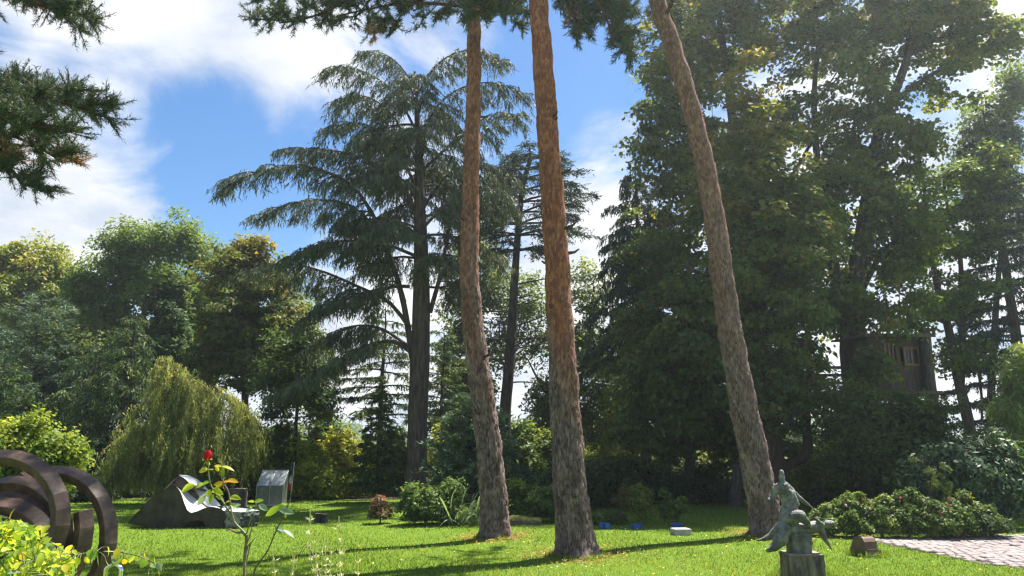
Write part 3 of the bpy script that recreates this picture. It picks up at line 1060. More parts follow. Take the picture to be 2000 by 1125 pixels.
def conifer(name, label, cat, d, base_u, H, r0, zlow, Lf, n, up, droop, tl, dens, K, hang, sp, nm, bm='bk_dark', tint=0.45, subs=0, subL=0.8, lean=0.0, group=None, dr=0.25, deadlow=0, xoff=None):
    x = (base_u - CU) / F * d / math.cos(PITCH) * 0.985 if xoff is None else xoff
    z0 = float(ground(x, d))
    root = tag(empty(name, (x, d, z0)), label, cat, group)
    hs = np.linspace(0, 1, 26)
    path = np.stack([x + lean * H * hs + 0.03 * np.sin(hs * 9), np.full(26, d) + 0.03 * np.cos(hs * 7), z0 - 0.08 + H * hs], -1)
    rad = r0 * (1 - hs) ** 0.8 + 0.012
    mb = MB()
    trunk_mesh(mb, path, rad, 12, 0.4)
    mb.build('trunk', MATS[bm], root, True)
    wood, need = MB(), MB()
    for i in range(n):
        t = (i + ru(0, 1)) / n
        z = zlow + (H * 0.985 - zlow) * t
        S = np.array([np.interp(z, path[:, 2] - z0, path[:, k]) for k in range(3)])
        L = Lf(t) * ru(0.72, 1.15)
        az = i * 2.39996 + rn() * 0.25
        po = arch(S, az, L, up * ru(0.6, 1.4), droop * ru(0.8, 1.25))
        limb_tree(wood, need, po, max(0.014, 0.018 * L + 0.004), min(tl, 0.2 + 0.45 * L), dens, K, hang, sp, tint + rn() * 0.13 + 0.12 * (t - 0.5), int(subs * L), subL, 0.1, droop, dr, 0.15)
    for i in range(deadlow):
        S = np.array([np.interp(z0 + ru(1.5, zlow), path[:, 2], path[:, k]) for k in range(3)])
        wood.tube(arch(S, ru(0, 6.28), ru(0.8, 2.2), ru(-0.1, 0.3), ru(0, 0.3)), np.linspace(0.03, 0.006, 8), 5)
    tag(wood.build('branches', MATS[bm], root, True), kind='stuff')
    tag(need.build('crown', MATS[nm], root), kind='stuff')
    return root

# ------------------------------------------------------------------ the three tall pines and the one beside the frame
bark_mat('bk_pine_branch', (0.045, 0.028, 0.020), (0.17, 0.095, 0.055), 9)


def bark_trunk(mb, pts, rad, nang, nring, seed, o0, o1, cw=0.055, ch=0.20, depth=0.023, omax=1.0):
    """a pine trunk whose bark plates are real relief"""
    r_ = np.random.default_rng(seed)
    path = spline(pts, nring)
    sl = np.r_[0, np.cumsum(np.linalg.norm(np.diff(path, axis=0), axis=1))]
    rr = np.interp(np.linspace(0, 1, nring), np.linspace(0, 1, len(rad)), rad)
    h = path[:, 2] - path[0, 2]
    th = np.arange(nang) * 2 * math.pi / nang
    TH, S = np.meshgrid(th, sl)
    Hh = np.repeat(h[:, None], nang, 1)
    nA = int(2 * math.pi * rr.mean() / cw)
    nB = int(sl[-1] / ch) + 3

    def cells(nA, nB, a, b):
        jx, jy, val = r_.uniform(0.05, 0.95, (nB, nA)), r_.uniform(0.05, 0.95, (nB, nA)), r_.uniform(0, 1, (nB, nA))
        ia, ib = np.floor(a).astype(int), np.floor(b).astype(int)
        d1, d2, tv = np.full(a.shape, 9.0), np.full(a.shape, 9.0), np.zeros(a.shape)
        for da in (-1, 0, 1):
            for db in (-1, 0, 1):
                ca, cb = (ia + da), np.clip(ib + db, 0, nB - 1)
                dd = np.hypot(ca + jx[cb, ca % nA] - a, cb + jy[cb, ca % nA] - b)
                near = dd < d1
                d2 = np.where(near, d1, np.minimum(d2, dd))
                tv = np.where(near, val[cb, ca % nA], tv)
                d1 = np.where(near, dd, d1)
        return d2 - d1, tv
    wob = 0.55 * np.sin(S * 7 + TH * 3 + 2 * np.sin(TH * 2 + S * 2.3)) + 0.45 * np.sin(S * 17 - TH * 5 + np.sin(S * 5)) + 0.3 * np.sin(S * 41 + TH * 11)
    e1, v1 = cells(nA, nB, (TH / (2 * math.pi) * nA + wob * 0.6) % nA, S / ch + 1 + 0.45 * np.sin(TH * 7 + S * 3) + 0.3 * np.sin(TH * 19 - S * 8))
    e2, v2 = cells(nA * 2, int(sl[-1] / (ch * 0.35)) + 3, (TH / (2 * math.pi) * nA * 2 + wob * 0.4) % (2 * nA), S / (ch * 0.35) + 1)
    org = np.clip((Hh - o0) / (o1 - o0) + 0.25 * np.sin(TH * 2 + S * 1.3) + 0.10 * r_.standard_normal(Hh.shape), 0, 1) * omax
    st = lambda x, a, b: np.clip((x - a) / (b - a), 0, 1) ** 2 * (3 - 2 * np.clip((x - a) / (b - a), 0, 1))
    low = 1 - np.clip((Hh - o0 * 0.6) / (o1 - o0 * 0.6), 0, 1) * 0.82
    disp = depth * low * (st(e1, 0, 0.40) - 0.6) + depth * 0.34 * (st(e2, 0, 0.4) - 0.5) + depth * 0.30 * (0.35 + 0.65 * low) * r_.standard_normal(Hh.shape) + 0.008 * np.sin(S * 5.3 + 2 * np.sin(TH + S)) + 0.006 * np.sin(S * 13 - 3 * TH)
    fl = np.exp(-h / 0.20)[:, None]
    k = rr[:, None] * (1 + fl * (0.30 + 0.26 * np.sin(4 * TH + seed + 0.6 * np.sin(2 * TH)))) + disp
    tg = unit(np.gradient(path, axis=0))
    a = unit(np.cross(tg, np.array([0, 1.0, 0])))
    b = np.cross(tg, a)
    v = path[:, None] + k[..., None] * (np.cos(TH)[..., None] * a[:, None] + np.sin(TH)[..., None] * b[:, None])
    i, j = np.meshgrid(np.arange(nring - 1), np.arange(nang), indexing='ij')
    f = np.stack([i * nang + j, i * nang + (j + 1) % nang, (i + 1) * nang + (j + 1) % nang, (i + 1) * nang + j], -1).reshape(-1, 4)
    tint = np.clip(0.55 * (v1 * low + v2 * (1 - low)) + 0.45 * v2 + 0.08 * r_.standard_normal(v1.shape), 0, 1)
    vis = 0.10 * (np.sin(S * 3.1 + TH * 4) + np.sin(S * 6.7 - TH * 3 + 1))
    crack = np.clip(np.where(low > 0.45, np.minimum(e1 + np.clip(vis, 0, 1), 0.10 + e2), 0.10 + e2 * 0.8), 0, 1)
    mb.add(v.reshape(-1, 3), f, tint=tint.ravel(), crack=crack.ravel(), orange=org.ravel())
    return path, rr


def tufts(need, pos, tdir, per, L, W, tint):
    n = len(pos)
    p = np.repeat(pos, per, 0) - np.repeat(tdir, per, 0) * ru(0, 0.13, n * per)[:, None] + rn(n * per, 3) * 0.012
    t = unit(np.repeat(tdir, per, 0) * 0.75 + rn(n * per, 3) * 0.55)
    s = unit(np.cross(t, rn(n * per, 3)))
    l = L * ru(0.7, 1.2, n * per)
    need.tris(p + t * l[:, None] * 0.5, t, s, l, W, np.clip(np.repeat(tint, per) + rn(n * per) * 0.06, 0, 1))


def pine_limb(wood, need, poly, r, nsub, subL, per=13, L=0.105, W=0.017, brown=0.02, twigs=19, s0=0.25):
    poly = spline(poly, 12)
    wood.tube(poly, np.linspace(r, 0.015, 12), 7)
    sg = np.r_[0, np.cumsum(np.linalg.norm(np.diff(poly, axis=0), axis=1))]
    d = poly[-1] - poly[0]
    az0 = math.atan2(d[1], d[0])
    P_, D_, T_ = [], [], []
    for i in range(nsub + 1):
        q = s0 + (1 - s0) * (i + ru(0, 0.9)) / (nsub + 1) if i < nsub else 0.97
        S = np.array([np.interp(q * sg[-1], sg, poly[:, k]) for k in range(3)])
        az = az0 + ((1 if i % 2 else -1) * ru(0.3, 1.4) if i < nsub else 0)
        Ls = subL * ru(0.55, 1.2) * (1 - 0.35 * q)
        sub = arch(S, az, Ls, ru(-0.15, 0.45), ru(0.05, 0.5))
        wood.tube(sub, np.linspace(max(0.012, r * 0.28), 0.006, 8), 5, cap=False)
        bt = 0.95 if ru(0, 1) < brown else None
        m = twigs
        w = ru(0.2, 1.0, m)
        ii = np.clip((w * 7).astype(int), 0, 6)
        base = sub[ii] + (sub[ii + 1] - sub[ii]) * (w * 7 - ii)[:, None]
        td = unit((sub[ii + 1] - sub[ii]) * 3 / max(Ls, 0.2) + rn(m, 3) * 0.55 + UP * 0.30)
        ln = ru(0.15, 0.42, m) * min(1.0, 0.5 + subL * 0.5)
        wood.frusta(base, base + td * ln[:, None], np.full(m, 0.007), np.full(m, 0.004), 4)
        for g in (0.35, 0.6, 0.8, 1.0):
            P_.append(base + td * (ln * g)[:, None])
            D_.append(td)
            T_.append(np.full(m, bt) if bt else np.clip(ru(0.15, 0.75) * 0.6 + ru(0.1, 0.4, m), 0, 0.84))
    tufts(need, np.vstack(P_), np.vstack(D_), per, L, W, np.concatenate(T_))


def pine(label, d, px, widths, seed, o0, o1, limbs, extra, nang=104, nring=370, omax=1.0, group='tall pines on the lawn'):
    pts = np.array([P(u, v, d) for u, v in px])
    pts[0, 2] = float(ground(pts[0, 0], d)) - 0.10
    up = pts[-1] - pts[-3]
    up = up / up[2]
    top = [pts[-1] + up * q + np.array([0.12 * math.sin(q), 0.1 * q * 0.3, 0]) for q in (1.6, 3.4, 5.4, 7.0)]
    pts = np.vstack([pts, top])
    k = d / F * 1.03
    rad = np.r_[np.array(widths) * k / 2, [widths[-1] * k / 2 * w for w in (0.85, 0.62, 0.35, 0.1)]]
    root = tag(empty('pine_tree', (pts[0, 0], pts[0, 1], float(ground(pts[0, 0], d)))), label, 'pine tree', group)
    mb = MB()
    # radii sit at the control points; respread them by arc length
    sl = np.r_[0, np.cumsum(np.linalg.norm(np.diff(pts, axis=0), axis=1))]
    rr = np.interp(np.linspace(0, sl[-1], 60), sl, rad)
    path, _ = bark_trunk(mb, pts, rr, nang, nring, seed, o0, o1, omax=omax)
    mb.build('trunk', MATS['bk_pine'], root, True)
    for q in range(9):                         # stubs of branches long gone
        z = ru(2.2, 9.0)
        i = int(np.argmin(np.abs(path[:, 2] - z)))
        a = ru(0, 6.28)
        r0 = rr[min(59, int(i / len(path) * 60))]
        S = path[i] + np.array([math.cos(a), math.sin(a), 0]) * r0 * 0.8
        m = MB()
        L = ru(0.06, 0.16)
        m.tube(np.array([S, S + np.array([math.cos(a), math.sin(a), 0.15]) * L, S + np.array([math.cos(a), math.sin(a), 0.35]) * L * 1.5]), [ru(.025, .04), .022, .012], 7)
        m.build('branch_stub', MATS['bk_pine_branch'], root, True)
    wood, need = MB(), MB()
    for pl, r, ns, sL in limbs:
        pine_limb(wood, need, np.array([P(q[0], q[1], d + q[2]) for q in pl]), r, ns, sL)
    zt = path[-1, 2]
    for i in range(extra):                     # the rest of the crown, above the picture
        z = 10.6 + (zt - 10.9) * (i + 0.5) / extra
        S = np.array([np.interp(z, path[:, 2], path[:, c]) for c in range(3)])
        Lb = 2.4 * (1 - 0.7 * ((z - 10.5) / (zt - 10.5))) * ru(0.8, 1.2) + 0.3
        pine_limb(wood, need, arch(S, i * 2.4 + seed, Lb, ru(0.1, 0.5), ru(0, 0.3), 5), 0.05, 7, 0.9, per=8, L=0.11, W=0.02, twigs=9)
    tag(wood.build('branches', MATS['bk_pine_branch'], root, True), kind='stuff')
    tag(need.build('crown', MATS['nd_pine'], root), kind='stuff')
    return root



pine('slender curved pine, leftmost of the three tall trunks on the lawn', GD(1052), [(967, 1052), (963, 960), (951, 840), (938, 745), (926, 655), (918, 560), (917, 480), (919, 400), (921, 320), (924, 220), (926, 110), (926, 0)],
     [50, 48, 45, 43, 40, 36, 35, 33, 31, 30, 28, 27], 3, 2.5, 6.5,
     [([(926, -90, 0), (840, -70, -0.3), (720, -20, -0.6), (620, 30, -0.8), (545, 45, -0.9)], 0.06, 14, 0.9),
      ([(926, -150, 0), (820, -100, 0.2), (740, -20, 0.4), (690, 40, 0.5)], 0.05, 12, 0.9),
      ([(926, -110, 0), (860, -60, 0.4), (800, 10, 0.7), (760, 60, 0.9)], 0.05, 12, 0.8),
      ([(926, -160, 0), (800, -160, 0.1), (660, -90, 0.2), (570, -30, 0.3), (530, 5, 0.3)], 0.06, 15, 0.9),
      ([(926, -70, 0), (960, -30, 0.5), (990, 10, 0.8), (1000, 45, 1.0)], 0.04, 9, 0.7),
      ([(926, -60, 0), (890, -20, 0.6), (870, 20, 0.9)], 0.035, 7, 0.6)], 10, omax=0.75)
pine('thick orange-barked pine, middle and nearest of the three tall trunks', GD(1087), [(1128, 1087), (1118, 1000), (1110, 900), (1103, 780), (1097, 680), (1092, 600), (1087, 500), (1080, 400), (1073, 300), (1066, 200), (1059, 100), (1052, 0)],
     [66, 62, 58, 54, 51, 49, 47, 45, 43, 42, 41, 38], 8, 2.2, 4.4,
     [([(1046, -80, 0), (1100, -60, 0.2), (1160, -10, 0.4), (1190, 50, 0.5), (1200, 95, 0.5)], 0.06, 14, 0.8),
      ([(1046, -120, 0), (1110, -100, 0.4), (1170, -40, 0.6), (1195, 15, 0.8)], 0.05, 12, 0.8),
      ([(1046, -100, 0), (1100, -40, 0.6), (1120, 30, 0.8), (1125, 60, 0.9)], 0.05, 10, 0.7),
      ([(1046, -60, 0), (1000, -40, 0.4), (960, 0, 0.7), (935, 30, 0.9)], 0.05, 9, 0.6)], 10, nang=116)
pine('leaning pine, rightmost of the three tall trunks, behind the bronze statue', GD(1047), [(1500, 1047), (1490, 980), (1470, 880), (1450, 780), (1432, 680), (1416, 580), (1403, 480), (1388, 380), (1367, 280), (1341, 180), (1310, 80), (1283, 0)],
     [56, 54, 51, 48, 45, 43, 41, 39, 37, 36, 35, 33], 5, 2.8, 7.5, [], 10, omax=0.45)


def side_pine():
    d = 8.6
    x = -9.0
    root = tag(empty('pine_tree', (x, d, float(ground(x, d)))), 'pine reaching in from the left edge, only its needle boughs showing', 'pine tree')
    mb = MB()
    bark_trunk(mb, np.array([(x, d, -0.1), (x + 0.1, d, 3), (x, d + 0.1, 6.5), (x + 0.2, d, 10), (x + 0.2, d, 13)]), np.array([0.26, 0.22, 0.18, 0.12, 0.04]), 60, 160, 4, 2.5, 6.5)
    mb.build('trunk', MATS['bk_pine'], root, True)
    wood, need = MB(), MB()
    S = lambda z: np.array([x + 0.1, d, z])
    for z, pl, ns, sL, br in ((6.3, [(-200, 190, 0), (-60, 175, -0.2), (80, 190, -0.4), (170, 215, -0.5)], 16, 0.62, 0.02),
                              (6.4, [(-200, 170, 0.3), (-80, 160, 0.4), (40, 170, 0.5), (95, 180, 0.5)], 12, 0.58, 0.03),
                              (5.9, [(-220, 240, 0.1), (-80, 250, 0.1), (40, 270, 0.1), (115, 312, 0.2)], 14, 0.55, 0.12),
                              (5.8, [(-200, 260, -0.3), (-70, 290, -0.4), (10, 320, -0.5), (50, 370, -0.6)], 12, 0.48, 0.25),
                              (5.9, [(-220, 220, -0.5), (-90, 225, -0.6), (20, 235, -0.8), (110, 255, -0.9)], 13, 0.55, 0.08),
                              (7.9, [(-220, -60, 0), (-60, -40, 0), (60, 0, 0), (150, 30, 0)], 15, 0.55, 0.20),
                              (7.9, [(-220, -100, 0.3), (-60, -80, 0.3), (70, -30, 0.3), (140, 10, 0.3)], 13, 0.55, 0.15),
                              (7.0, [(-220, 60, 0), (-120, 80, 0), (-50, 100, 0)], 9, 0.4, 0.1)):
        pine_limb(wood, need, np.vstack([S(z)] + [P(q[0], q[1], d + q[2]) for q in pl]), 0.05, ns, sL, per=18, L=0.062, W=0.009, brown=br, twigs=23, s0=0.4)
    for i in range(8):
        z = 5 + 0.95 * i
        pine_limb(wood, need, arch(S(z), 1.6 + 3.2 * ((i * 0.37) % 1), ru(1.5, 2.6), 0.2, 0.2, 5), 0.05, 7, 0.8, per=7, L=0.1, W=0.018, twigs=8)
    tag(wood.build('branches', MATS['bk_pine_branch'], root, True), kind='stuff')
    tag(need.build('crown', MATS['nd_pine'], root), kind='stuff')


side_pine()

# ------------------------------------------------------------------ the cedars
def cedar():
    d = 22.6
    path = trunk_path([(812, 990), (815, 900), (817, 800), (820, 700), (822, 600), (822, 500), (820, 400), (818, 300), (814, 210), (810, 140)], d, 40)
    root = tag(empty('cedar_tree', path[0] + [0, 0, 0.08]), 'great spreading cedar with layered grey-green boughs left of the pines', 'cedar tree')
    k = d / F
    rad = np.interp(np.linspace(0, 1, 40), [0, 0.1, 0.3, 0.45, 0.6, 0.8, 1], np.array([44, 37, 38, 34, 26, 16, 5]) * k / 2)
    mb = MB()
    trunk_mesh(mb, path, rad, 24, 0.25, 0.4)
    mb.build('trunk', MATS['bk_cedar'], root, True)
    need = MB()
    SP = (0.20, 0.034)
    # boughs that the photo shows: pixel paths with a depth offset at each point, radius in px
    L = [([(806, 700, 0), (790, 600, -.1), (772, 530, -.2), (738, 440, -.3), (700, 375, -.4), (640, 335, -.6), (560, 325, -.8), (480, 345, -.9), (425, 375, -1)], 9, 16, 1.5, .10, .45),
         ([(818, 440, 0), (800, 392, .1), (785, 352, .2), (740, 323, .4), (690, 302, .6), (620, 290, .8), (560, 292, 1.0)], 6, 13, 1.4, .10, .45),
         ([(790, 590, 0), (768, 520, .3), (735, 455, .6), (700, 410, .9), (640, 390, 1.2), (560, 400, 1.5), (500, 430, 1.6)], 6, 12, 1.5, .05, .5),
         ([(800, 560, 0), (770, 560, -.4), (700, 575, -.8), (640, 600, -1.2), (590, 630, -1.5)], 5, 10, 1.3, 0, .45),
         ([(800, 640, 0), (760, 590, .2), (700, 560, .6), (630, 530, 1.0), (560, 515, 1.3), (480, 530, 1.5)], 6, 13, 1.5, .02, .5),
         ([(806, 690, 0), (760, 665, -.3), (690, 690, -.8), (625, 725, -1.3), (565, 765, -1.7)], 6, 13, 1.3, 0, .45),
         ([(804, 680, 0), (740, 640, .6), (680, 640, 1.2), (610, 680, 1.8)], 5, 10, 1.3, 0, .5),
         ([(812, 500, 0), (760, 480, -.5), (690, 470, -1), (620, 480, -1.6), (560, 510, -2.0)], 5, 12, 1.4, .05, .5),
         ([(818, 380, 0), (780, 300, -.3), (730, 250, -.6), (680, 240, -.9), (640, 260, -1.1)], 5, 10, 1.2, .05, .55),
         ([(817, 320, 0), (770, 230, .3), (720, 190, .6), (675, 190, .9), (655, 215, 1.1)], 4, 10, 1.1, .05, .55),
         ([(815, 260, 0), (770, 180, -.4), (710, 140, -.8), (660, 130, -1), (635, 145, -1.2)], 4, 9, 1.0, .05, .5),
         ([(812, 200, 0), (790, 140, .3), (750, 105, .5), (700, 100, .8)], 3, 8, .9, .05, .5),
         ([(812, 190, 0), (850, 130, -.3), (900, 100, -.6), (950, 105, -.8), (985, 125, -1)], 4, 9, 1.0, .05, .5),
         ([(816, 280, 0), (860, 200, .3), (920, 165, .6), (980, 165, .9), (1030, 190, 1.1)], 4, 10, 1.1, .05, .55),
         ([(818, 340, 0), (860, 300, -.4), (905, 260, -.8), (960, 225, -1.2), (1020, 225, -1.5)], 5, 10, 1.2, .05, .55),
         ([(820, 420, 0), (850, 370, .3), (890, 330, .6), (950, 320, .9), (1000, 350, 1.1)], 5, 11, 1.2, .0, .65),
         ([(822, 450, 0), (860, 410, -.5), (910, 370, -1), (960, 370, -1.5), (1000, 410, -1.8)], 5, 11, 1.2, .0, .65),
         ([(840, 610, 0), (862, 530, .2), (876, 450, .4), (888, 390, .6), (920, 330, .8)], 7, 8, 1.0, .1, .4),
         ([(826, 560, 0), (870, 560, .6), (910, 540, 1.2), (950, 560, 1.7)], 4, 9, 1.0, 0, .5),
         ([(816, 230, 0), (825, 180, -.8), (815, 150, -1.7), (800, 150, -2.4)], 4, 9, 1.0, 0, .5),
         ([(818, 330, 0), (830, 270, -1.0), (800, 250, -2.1), (790, 270, -3.0)], 4, 10, 1.1, 0, .5),
         ([(818, 400, 0), (800, 350, 1.0), (850, 330, 2.2), (850, 350, 3.2)], 4, 10, 1.1, 0, .5),
         ([(818, 470, 0), (790, 440, -1.2), (760, 430, -2.4), (740, 460, -3.4)], 5, 11, 1.2, 0, .5),
         ([(816, 550, 0), (840, 500, -1.2), (860, 500, -2.4), (870, 530, -3.2)], 4, 8, 1.0, 0, .5)]
    for pl, rpx, subs, sL, su, sdp in L:
        poly = spline(np.array([P(q[0], q[1], d + (q[2] if q[2] > 0 else q[2] * 0.4)) for q in pl]), 14)
        wood = MB()
        limb_tree(wood, need, poly, rpx * k / 2 * 1.5, 0.75, 22, 7, 0.75, SP, 0.45 + 0.1 * rn(), int(subs * 1.7), sL, su, sdp, 0.45, 0.2)
        wood.build('bough', MATS['bk_cedar'], root, True)
    for i in range(18):
        t = (i + ru(0, 1)) / 18
        z = 6.9 + 6.5 * t
        S = np.array([np.interp(z, path[:, 2], path[:, c]) for c in range(3)])
        Lb = (2.9 * math.sqrt(max(0.02, 1 - t ** 3)) + 0.4) * ru(0.7, 1.1)
        az = i * 2.4 + 0.4 * rn()
        if math.sin(az) < -0.3:
            Lb *= 0.6
        wood = MB()
        limb_tree(wood, need, arch(S, az, Lb, ru(0.35, 0.6), ru(0.45, 0.75)), 0.05, 0.72, 20, 7, 0.8, SP, 0.45 + 0.1 * rn(), int(4.5 * Lb), 1.1, 0.05, 0.5, 0.45, 0.2)
        wood.build('bough', MATS['bk_cedar'], root, True)
    tag(need.build('crown', MATS['nd_cedar'], root), kind='stuff')


cedar()


def cedar2():
    d = 27.0
    path = trunk_path([(986, 960), (987, 810), (996, 700), (1004, 560), (1013, 440), (1022, 360), (1040, 300)], d, 30)
    root = tag(empty('cedar_tree', path[0] + [0, 0, 0.08]), 'slim leaning dark cedar with flat tiers between the left and middle pine trunks', 'cedar tree')
    mb = MB()
    trunk_mesh(mb, path, np.linspace(0.25, 0.08, 30), 14, 0.3)
    mb.build('trunk', MATS['bk_dark'], root, True)
    wood, need = MB(), MB()
    for i, (v, lu, ru_) in enumerate([(310, 40, 60), (330, 60, 75), (350, 70, 110), (372, 75, 120), (395, 85, 150), (415, 95, 135), (438, 80, 150), (460, 70, 110), (490, 40, 60)]):
        z = P(1000, v, d)[2]
        S = np.array([np.interp(z, path[:, 2], path[:, c]) for c in range(3)])
        for sgn, ln in ((math.pi, lu), (0, ru_)):
            for off in (-0.5, 0.35):
                limb_tree(wood, need, arch(S, sgn + off * ru(0.5, 1.2), ln * d / F * ru(0.85, 1.15), 0.25, 0.32), 0.05, 0.55, 16, 5, 0.15, (0.17, 0.04), 0.4, 7, 0.9, 0.12, 0.25, 0.12, 0.2)
        limb_tree(wood, need, arch(S, ru(4.2, 5.2), 1.6, 0.25, 0.3), 0.05, 0.5, 14, 5, 0.15, (0.17, 0.04), 0.4, 5, 0.8, 0.12, 0.25, 0.12, 0.2)
    for i in range(12):
        S = np.array([np.interp(ru(3.5, 8.0), path[:, 2], path[:, c]) for c in range(3)])
        wood.tube(arch(S, ru(-0.6, 0.6) + (math.pi if i % 3 == 0 else 0), ru(1.2, 2.8), ru(0.0, 0.35), ru(0, 0.3)), np.linspace(0.035, 0.008, 8), 5)
    tag(wood.build('branches', MATS['bk_dark'], root, True), kind='stuff')
    tag(need.build('crown', MATS['nd_dark'], root), kind='stuff')


cedar2()

# ------------------------------------------------------------------ the big broadleaved trees on the right
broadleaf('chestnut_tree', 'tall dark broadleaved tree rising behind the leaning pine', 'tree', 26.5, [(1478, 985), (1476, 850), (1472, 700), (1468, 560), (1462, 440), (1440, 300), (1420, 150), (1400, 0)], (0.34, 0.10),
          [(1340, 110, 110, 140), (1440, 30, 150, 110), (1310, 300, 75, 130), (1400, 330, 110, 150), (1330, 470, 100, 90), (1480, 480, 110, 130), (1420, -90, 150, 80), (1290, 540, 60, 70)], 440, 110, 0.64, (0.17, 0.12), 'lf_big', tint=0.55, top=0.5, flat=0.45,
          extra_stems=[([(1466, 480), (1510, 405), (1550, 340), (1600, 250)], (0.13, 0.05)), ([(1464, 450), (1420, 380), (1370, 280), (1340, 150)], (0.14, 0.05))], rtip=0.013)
broadleaf('hornbeam_tree', 'bushy hornbeam with a pointed yellower top beside the leaning pine', 'tree', 21.5, [(1522, 985), (1508, 890), (1498, 800), (1490, 700), (1484, 600), (1478, 480), (1468, 330), (1460, 180)], (0.36, 0.04),
          [(1462, 165, 50, 70), (1470, 260, 90, 80), (1450, 370, 120, 90), (1500, 480, 140, 110), (1560, 420, 80, 110), (1420, 590, 130, 100), (1520, 650, 130, 110), (1370, 720, 130, 100), (1470, 790, 120, 60)], 450, 100, 0.52, (0.16, 0.11), 'lf_big', tint=0.45, top=0.75, flat=0.45, bm='bk_brown', rtip=0.011,  # leaf tint turns yellower towards the crown top
          extra_stems=[([(1512, 930), (1545, 905), (1572, 890), (1578, 860), (1575, 800), (1590, 700)], (0.16, 0.07)), ([(1500, 800), (1540, 740), (1580, 640), (1610, 520)], (0.12, 0.04))])
broadleaf('maple_tree', 'huge spreading maple at upper right with dark forked limbs', 'tree', 26.0, [(1684, 985), (1680, 900), (1672, 780), (1660, 680), (1668, 560), (1690, 420), (1716, 260), (1740, 200), (1772, 110), (1790, 0)], (0.42, 0.10),
          [(1640, 60, 150, 110), (1780, 30, 150, 120), (1900, 40, 90, 80), (1600, 220, 130, 130), (1740, 300, 100, 110), (1640, 400, 140, 120), (1760, 460, 90, 110), (1690, 580, 120, 100), (1560, -60, 140, 80), (1840, 150, 80, 60), (1935, 110, 55, 55), (1985, 60, 50, 60), (1780, -90, 180, 80), (1590, 560, 90, 100), (1722, 640, 62, 30, -2.6, 0.9), (1700, 705, 30, 50, -2.6, 0.7)], 560, 100, 0.66, (0.175, 0.125), 'lf_big', tint=0.5, top=0.35, rtip=0.013, flat=0.45,
          extra_stems=[([(1665, 660), (1640, 580), (1622, 480), (1600, 350), (1590, 200), (1600, 60)], (0.20, 0.07)), ([(1738, 205), (1765, 184), (1822, 144), (1880, 117)], (0.13, 0.05)), ([(1772, 110), (1832, 75), (1900, 58), (1960, 42)], (0.09, 0.03)), ([(1668, 600), (1720, 500), (1780, 440), (1810, 400)], (0.12, 0.04))])
broadleaf('beech_tree', 'low dark beech spreading over the shaded lawn between middle and leaning pines', 'tree', 23.5, [(1345, 990), (1347, 930), (1350, 840), (1348, 700), (1340, 560)], (0.17, 0.04),
          [(1350, 620, 90, 80), (1270, 720, 90, 80), (1380, 740, 110, 90), (1300, 830, 130, 70), (1420, 850, 120, 60), (1250, 640, 60, 70), (1560, 750, 90, 60)], 300, 100, 0.56, (0.16, 0.11), 'lf_big', tint=0.4, flat=0.4, rtip=0.01)
conifer('spruce_tree', 'spruce with hanging branchlets at the left edge of the big trees', 'spruce tree', 28.5, 1252, 13.2, 0.20, 5.0, lambda t: 2.4 * (1 - t) ** 0.8 + 0.25, 64, 0.18, 0.42, 0.70, 20, 7, 0.95, (0.22, 0.055), 'nd_dark', 'bk_dark', 0.42, 2.2, 0.8, dr=0.6, deadlow=8)
broadleaf('ash_tree', 'thin open tree with two dark stems right of the tree house', 'tree', 29.0, [(1898, 985), (1895, 850), (1872, 740), (1852, 640), (1826, 540), (1815, 440), (1800, 330)], (0.24, 0.05),
          [(1850, 360, 80, 70), (1900, 450, 80, 70), (1830, 470, 60, 60), (1890, 580, 70, 60), (1930, 340, 50, 70), (1830, 600, 40, 50), (1870, 690, 50, 40)], 170, 80, 0.70, (0.17, 0.115), 'lf_oak', tint=0.5, rtip=0.014, flat=0.4,
          extra_stems=[([(1876, 752), (1879, 690), (1878, 600), (1874, 490), (1850, 400), (1840, 320)], (0.15, 0.04)), ([(1880, 650), (1910, 610), (1950, 585), (1980, 560)], (0.07, 0.02)), ([(1884, 720), (1905, 710), (1916, 760), (1918, 830)], (0.06, 0.04))])
conifer('fir_tree', 'dark fir at the right edge of the picture', 'fir tree', 29.5, 1985, 16.5, 0.26, 2.6, lambda t: 3.0 * (1 - t) ** 0.85 + 0.25, 74, 0.10, 0.22, 0.75, 20, 6, 0.35, (0.23, 0.065), 'nd_dark', 'bk_dark', 0.35, 1.6, 0.9)
broadleaf('ash_tree', 'pale leafy tree half hidden behind the fir at the right edge', 'tree', 34.0, [(1935, 985), (1935, 800), (1945, 600), (1960, 420), (1968, 250)], (0.2, 0.05),
          [(1950, 250, 60, 90), (1920, 330, 60, 80), (1970, 400, 60, 80), (1990, 160, 40, 60), (1900, 230, 40, 50)], 150, 80, 0.75, (0.19, 0.12), 'lf_oak', tint=0.5)
